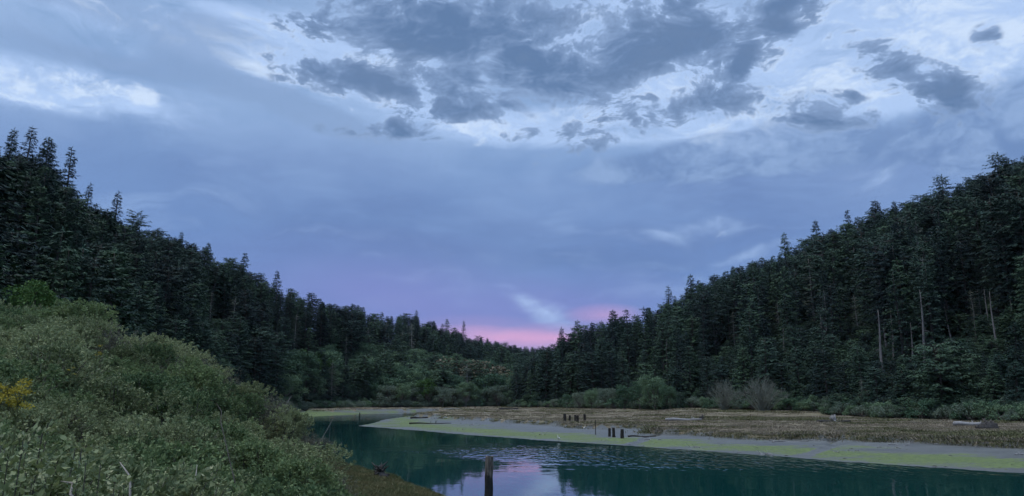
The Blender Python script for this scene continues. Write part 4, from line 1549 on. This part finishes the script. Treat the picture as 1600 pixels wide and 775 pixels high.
stalk(203, 778, 187, 722, 5.2, 'bleached white dry stalk right of the broad leaved shrub')
stalk(110, 772, 95, 752, 4.0, 'short white broken stalk inside the corner shrub', 0.007)
stalk(292, 780, 308, 726, 8.0, 'tan dry stem leaning right at the bottom of the brush', 0.008)
stalk(322, 780, 318, 735, 8.3, 'thin upright dry stem beside the leaning tan one', 0.006)
stalk(345, 660, 338, 630, 9, 'dark bare twig standing in the middle of the brush', 0.005, 'twig')
stalk(500, 690, 520, 655, 44, 'pale bare branch sticking out over the water edge of the brush', 0.011, 'snag')
stalk(447, 632, 455, 618, 46, 'short pale twig poking above the far end of the brush', 0.012, 'snag')
stalk(516, 715, 535, 690, 42, 'thin grey branch low over the water at the end of the brush', 0.009, 'snag')


def logmesh(L, r, seed, taper=0.7, bend=0.1, n=9, branches=2):
    rg = random.Random(seed)
    g = Geo()
    pts_ = [Vector((L * (i / 8 - 0.5), bend * math.sin(i / 8 * 3.1), r * 0.7 + 0.06 * math.sin(i))) for i in range(9)]
    g.tube(pts_, [r * (1 - (1 - taper) * i / 8) for i in range(9)], n, True, 0.10, rg)
    for k in range(branches):
        p = pts_[rg.randint(2, 7)]
        d = Vector((rg.uniform(-.4, .4), rg.uniform(-.7, .7), rg.uniform(0.3, 1))).normalized()
        g.tube([p, p + d * rg.uniform(0.3, 0.9)], [r * 0.3, r * 0.1], 5)
    return g


def rootwad(seed, R=1.0, n=16):
    rg = random.Random(seed)
    g = Geo()
    for k in range(n):
        d = rdir(rg, 0.5)
        L = R * rg.uniform(0.5, 1.1)
        p1 = d * L * 0.5 + Vector((0, 0, R * 0.35))
        p2 = d * L + rdir(rg) * 0.2 + Vector((0, 0, R * 0.35))
        g.tube([Vector((0, 0, R * 0.3)), p1, p2], [R * 0.22, R * 0.13, R * 0.04], 6, True, 0.15, rg)
    return g


def earth(seed, sx, sy, sz_):
    rg = random.Random(seed)
    g = Geo()
    n, m_ = 12, 6
    for i in range(m_ + 1):
        ph = math.pi / 2 * i / m_
        for k in range(n):
            a = 6.283 * k / n
            w = 1 + rg.uniform(-0.16, 0.16)
            g.v.append(Vector((math.cos(a) * math.cos(ph) * sx * w, math.sin(a) * math.cos(ph) * sy * w, math.sin(ph) * sz_ * w - 0.1)))
    for i in range(m_):
        for k in range(n):
            a, b = i * n + k, i * n + (k + 1) % n
            g.f.append((a, b, b + n, a + n))
    return g


# ------------------------------------------------------------------ grass
def tuft(seed, n, h, spread, mat, lean=0.5, w=0.02):
    rg = random.Random(seed)
    g = Geo()
    for k in range(n):
        a = rg.uniform(0, 6.28)
        b = Vector((rg.gauss(0, spread), rg.gauss(0, spread), -0.05))
        d = Vector((math.cos(a) * lean * rg.random(), math.sin(a) * lean * rg.random(), 1)).normalized()
        L = h * rg.uniform(0.6, 1.15)
        s = d.cross(rdir(rg)).normalized()
        i = len(g.v)
        m_ = b + d * L * 0.6
        t_ = b + d * L + Vector((d.x, d.y, -0.2)) * L * 0.25
        g.v += [b - s * w, b + s * w, m_ + s * w * 0.8, m_ - s * w * 0.8, t_]
        g.f += [(i, i + 1, i + 2, i + 3), (i + 3, i + 2, i + 4)]
    return g.mesh('tuft', M[mat])


M['grass_tan'] = foliage_mat('tan marsh grass', (0.185, 0.158, 0.112), (0.315, 0.265, 0.195), scale=0.08, rv=0.2)
M['grass_olive'] = foliage_mat('olive sedge', (0.075, 0.082, 0.036), (0.160, 0.160, 0.075), scale=0.1, rv=0.25)
M['grass_bank'] = foliage_mat('bank grass', (0.080, 0.105, 0.040), (0.190, 0.165, 0.080), scale=0.5)
TF = {'tan_a': tuft(1, 60, 0.20, 0.6, 'grass_tan', 1.1, 0.022), 'tan_b': tuft(2, 60, 0.16, 0.65, 'grass_tan', 1.3, 0.022), 'olive_a': tuft(3, 60, 0.28, 0.55, 'grass_olive', 1.2, 0.022), 'olive_b': tuft(4, 60, 0.22, 0.6, 'grass_olive', 1.4, 0.022),
      'bank_a': tuft(5, 60, 0.24, 0.22, 'grass_bank', 0.9, 0.008), 'bank_b': tuft(6, 60, 0.16, 0.25, 'grass_bank', 1.2, 0.008)}
N = 60000
azr = np.radians(nrs.uniform(-24, 37, N))
rr_ = CAMZ * F / (nrs.uniform(637.5, 712, N) - YH)
gx, gy = rr_ * np.sin(azr), rr_ * np.cos(azr)
gz, gzone, gdw, gdm = land(gx, gy)
keep = (gzone == 2)
gp = []
sizes = nrs.uniform(0.7, 1.25, N)
turn = nrs.uniform(0, 6.28, N)
pk = nrs.rand(N)
mixn = fbm(gx * 0.06, gy * 0.2)
for i in np.nonzero(keep)[0]:
    ol = pk[i] < (0.85 if gdm[i] < 0.8 else 0.35 if gdm[i] < 1.8 else 0.06 + max(0, (mixn[i] - 0.50) * 4.0))
    kd = ('olive_' if ol else 'tan_') + ('a' if turn[i] > 3.1 else 'b')
    gp.append((float(gx[i]), float(gy[i]), float(gz[i]) - 0.04, float(sizes[i]) * 0.8 * (0.45 + 1.3 * float(mixn[i]) * float(pk[i] + 0.5)) * (1.0 + rr_[i] / 500), 1.25, float(turn[i]), kd))
scatter('marsh_grass', gp, TF, 'tan and olive marsh grass covering the flat beyond the river', 'grass')
WR = {'wrack_a': earth(61, 0.22, 0.16, 0.12).mesh('wrack', M['rock']), 'wrack_b': earth(62, 0.30, 0.20, 0.10).mesh('wrack', M['grass_olive']), 'wrack_c': logmesh(1.3, 0.035, 63, branches=3).mesh('wrack', M['drift'])}
N = 9000
az_w = np.radians(nrs.uniform(-13, 36, N))
rw = CAMZ * F / (nrs.uniform(646, 745, N) - YH)
gx, gy = rw * np.sin(az_w), rw * np.cos(az_w)
gz, gzone, gdw, gdm = land(gx, gy)
wp = []
for i in range(N):
    if gzone[i] == 1 and gdw[i] > 0.3 and nrs.rand() < (0.45 if gdm[i] > -2.2 else 0.06):
        wp.append((float(gx[i]), float(gy[i]), float(gz[i]), float(nrs.uniform(0.4, 1.5)), 1.2, float(nrs.uniform(0, 6.28)), nrs.choice(['wrack_a', 'wrack_b', 'wrack_b', 'wrack_c'])))
scatter('wrack', wp, WR, 'scattered wrack, stones and sticks on the mudflat', 'wrack')
N = 14000
gx = nrs.uniform(-20, -1, N)
gy = nrs.uniform(26, 58, N)
gz, gzone, gdw, gdm = land(gx, gy)
gp = [(float(gx[i]), float(gy[i]), float(gz[i]), float(nrs.uniform(0.5, 1.1)) * min(1.0, 0.35 + gdw[i] * 0.4), 1.2, float(nrs.uniform(0, 6.28)), 'bank_a' if nrs.rand() < 0.5 else 'bank_b') for i in range(N) if gzone[i] == 3 and gdw[i] > 0.25]
scatter('bank_grass', gp, TF, 'short grass on the little spit at the bottom of the near bank', 'grass')


# ------------------------------------------------------------------ posts, driftwood, birds
def post(x, y, z0, z1, r, label, group=None, mat='wet_wood', lean=(0, 0), name='old_piling', jag=0.12):
    rg = random.Random(int(x * 31 + y * 17))
    g = Geo()
    n, m_ = 11, 9
    for i in range(m_):
        t = i / (m_ - 1)
        for k in range(n):
            a = 6.283 * k / n
            rr = r * (1.08 - 0.16 * t) * (1 + 0.10 * math.sin(3 * a + 1.3 + t) + rg.uniform(-0.09, 0.09))
            z = (z1 - z0) * t
            if i == m_ - 1:
                z += rg.uniform(-jag, jag * 0.3) * r * 2.5
            g.v.append(Vector((math.cos(a) * rr + lean[0] * t, math.sin(a) * rr + lean[1] * t, z)))
    for i in range(m_ - 1):
        for k in range(n):
            a, b = i * n + k, i * n + (k + 1) % n
            g.f.append((a, b, b + n, a + n))
    g.v.append(Vector((lean[0], lean[1], z1 - z0 - r * 0.15)))
    c = len(g.v) - 1
    for k in range(n):
        g.f.append(((m_ - 1) * n + k, (m_ - 1) * n + (k + 1) % n, c))
    me = g.mesh('piling', M[mat], False)
    return tag(link(name, me, loc=(x, y, z0)), label, 'post', group)


pr = 31.0
pp = at_r(762, 712, pr)
post(pp[0], pp[1], -0.6, pp[2], 0.165, 'weathered wooden post with a dark wet foot standing in the water in front', mat='post', lean=(0.06, 0))


def row_posts(lst, group, zg=0.25):
    for (x, yb, yt, r, lab) in lst:
        b = at_z(x, yb, zg)
        rr = math.hypot(b[0], b[1])
        t = at_r(x, yt, rr)
        gz = ground_z(b[0], b[1])
        post(b[0], b[1], min(gz, 0.2) - 0.3, t[2], r, lab, group, lean=(rng.uniform(-0.08, 0.08), 0))


row_posts([(952, 681, 669, 0.17, 'dark stump piling, left one of the three on the mud'), (959, 682, 668, 0.19, 'tallest dark piling in the middle of the three on the mud'), (972, 683.5, 670.5, 0.22, 'thick dark piling standing apart to the right of the other two on the mud')], 'three pilings on the mud')
row_posts([(883, 658, 646.5, 0.26, 'dark piling, leftmost in the row standing in the marsh'), (890, 658, 649, 0.2, 'leaning short piling second in the marsh row'), (898.5, 658.5, 648, 0.16, 'thin piling in the middle of the marsh row'), (902.5, 660, 649, 0.22, 'piling fourth in the marsh row'), (913.5, 658, 647, 0.22, 'piling at the right end of the marsh row')], 'row of pilings in the marsh', 1.05)
row_posts([(930.5, 672, 656, 0.05, 'tall thin stake at the marsh edge left of the three pilings')], None, 0.8)
row_posts([(562, 649, 644.5, 0.14, 'small dark stake in the far channel near the left bank')], None)


def place(name, px_, py_, zguess, rz, parts, label, cat, group=None):
    b = at_z(px_, py_, zguess)
    gz = ground_z(b[0], b[1])
    if len(parts) == 1:
        nm, g, mt = parts[0]
        o = link(name, g.mesh(name, M[mt], True), loc=(b[0], b[1], gz), rot=(0, 0, rz))
    else:
        o = bpy.data.objects.new(name, None)
        C.objects.link(o)
        o.location = (b[0], b[1], gz)
        o.rotation_euler = (0, 0, rz)
        for nm, g, mt in parts:
            link(nm, g.mesh(nm, M[mt], True), o)
    return tag(o, label, cat, group)


place('driftwood_log', 1069, 660.5, 0.8, 0.05, [('log', logmesh(6.4, 0.30, 1, taper=0.4, bend=0.35), 'drift')], 'long white driftwood log lying on the marsh in the middle', 'log')
place('stump', 1097, 658, 0.8, 0, [('stump', rootwad(3, 0.75, 12), 'rock')], 'small dark stump right of the long white log', 'stump')
place('driftwood_tree', 1303, 664, 0.8, 0.1, [('root_wad', rootwad(4, 1.0, 18), 'drift'), ('trunk', (lambda g: g)(logmesh(5.5, 0.25, 5)), 'rock')], 'fallen tree with pale upturned roots on the marsh by the creek mouth', 'driftwood')
place('driftwood_log', 1516, 670, 0.8, -0.12, [('log', logmesh(4.2, 0.30, 6, branches=4), 'drift')], 'pale driftwood log beside the dark root clump at the right', 'log')
place('root_clump', 1545, 673, 0.8, 0, [('earth', earth(7, 1.5, 1.0, 1.0), 'rock'), ('roots', rootwad(8, 1.1, 14), 'twig')], 'dark clump of earth and roots on the marsh at the right', 'stump')
place('driftwood_log', 655, 652.5, 0.3, 0.5, [('log', logmesh(4.5, 0.22, 9, branches=5), 'wet_wood')], 'dark branchy log at the tip of the marsh in the channel bend', 'log')
place('driftwood_log', 672, 662, 0.25, -0.05, [('log', logmesh(8, 0.16, 10, branches=4, taper=0.3, bend=0.5), 'wet_wood')], 'long dark sunken log lying on the algae near the tip of the flat', 'log')
place('driftwood_log', 795, 640.5, 0.9, 0.2, [('log', logmesh(7, 0.35, 11, branches=6, bend=0.5), 'rock')], 'far grey log heap below the forest at the valley gap', 'log')
place('driftwood_log', 1003, 682, 0.25, -0.15, [('log', logmesh(3.5, 0.10, 12, branches=3, bend=0.4), 'wet_wood')], 'thin dark branch lying on the mud right of the three pilings', 'log')
place('driftwood_log', 1235, 690, 0.3, 0.0, [('log', logmesh(4, 0.06, 13, branches=4, bend=0.5), 'drift')], 'thin pale branch lying at the foot of the marsh edge left of the creek', 'log')
place('stump', 594, 741, 0.6, 0, [('stump', rootwad(14, 0.62, 20), 'rock'), ('earth', earth(15, 0.5, 0.4, 0.35), 'rock')], 'dark tangled stump at the water edge of the grassy spit', 'stump')


def bird(px_, py_, zguess, s, rz, label):
    b = at_z(px_, py_, zguess)
    gz = ground_z(b[0], b[1])
    e = bpy.data.objects.new('wading_bird', None)
    C.objects.link(e)
    e.location = (b[0], b[1], gz)
    e.rotation_euler = (0, 0, rz)
    e.scale = (s, s, s)
    g = Geo()   # one body: tail, trunk, neck and head along one line
    g.tube([(-0.30, 0, 0.40), (-0.18, 0, 0.45), (0, 0, 0.50), (0.14, 0, 0.56), (0.19, 0, 0.68), (0.14, 0, 0.80), (0.20, 0, 0.90), (0.27, 0, 0.91)], [0.02, 0.07, 0.11, 0.075, 0.035, 0.03, 0.042, 0.02], 8)
    body = link('body', g.mesh('egret_body', M['feather'], True), e)
    g = Geo()
    g.tube([(0.27, 0, 0.91), (0.42, 0, 0.89)], [0.015, 0.004], 5)
    link('bill', g.mesh('egret_bill', M['bill']), body)
    for sy in (-0.04, 0.04):
        g = Geo()
        g.tube([(0, sy, 0.44), (-0.03, sy, 0.22), (0, sy, -0.02)], [0.014, 0.01, 0.01], 5)
        link('leg', g.mesh('egret_leg', M['bill']), e)
    return tag(e, label, 'bird', 'white wading birds on the mud')


bird(873, 688.8, 0.03, 0.75, 2.6, 'white wading bird standing at the water edge on the green algae')
bird(913, 672.5, 0.2, 0.6, 0.6, 'white wading bird farther back by the marsh edge near the thin stake')


# ------------------------------------------------------------------ the evening air
g = Geo()
g.box((0, 0, 72), (3800, 3800, 160))
m = bpy.data.materials.new('thin evening haze')
m.use_nodes = True
nt = m.node_tree
nt.nodes.clear()
pv = nt.nodes.new('ShaderNodeVolumePrincipled')
pv.inputs['Color'].default_value = (0.75, 0.86, 1.0, 1)
pv.inputs['Density'].default_value = 0.00003
mo = nt.nodes.new('ShaderNodeOutputMaterial')
nt.links.new(pv.outputs[0], mo.inputs['Volume'])
tag(link('haze', mesh('haze', g.v, g.f, m)), kind='stuff')
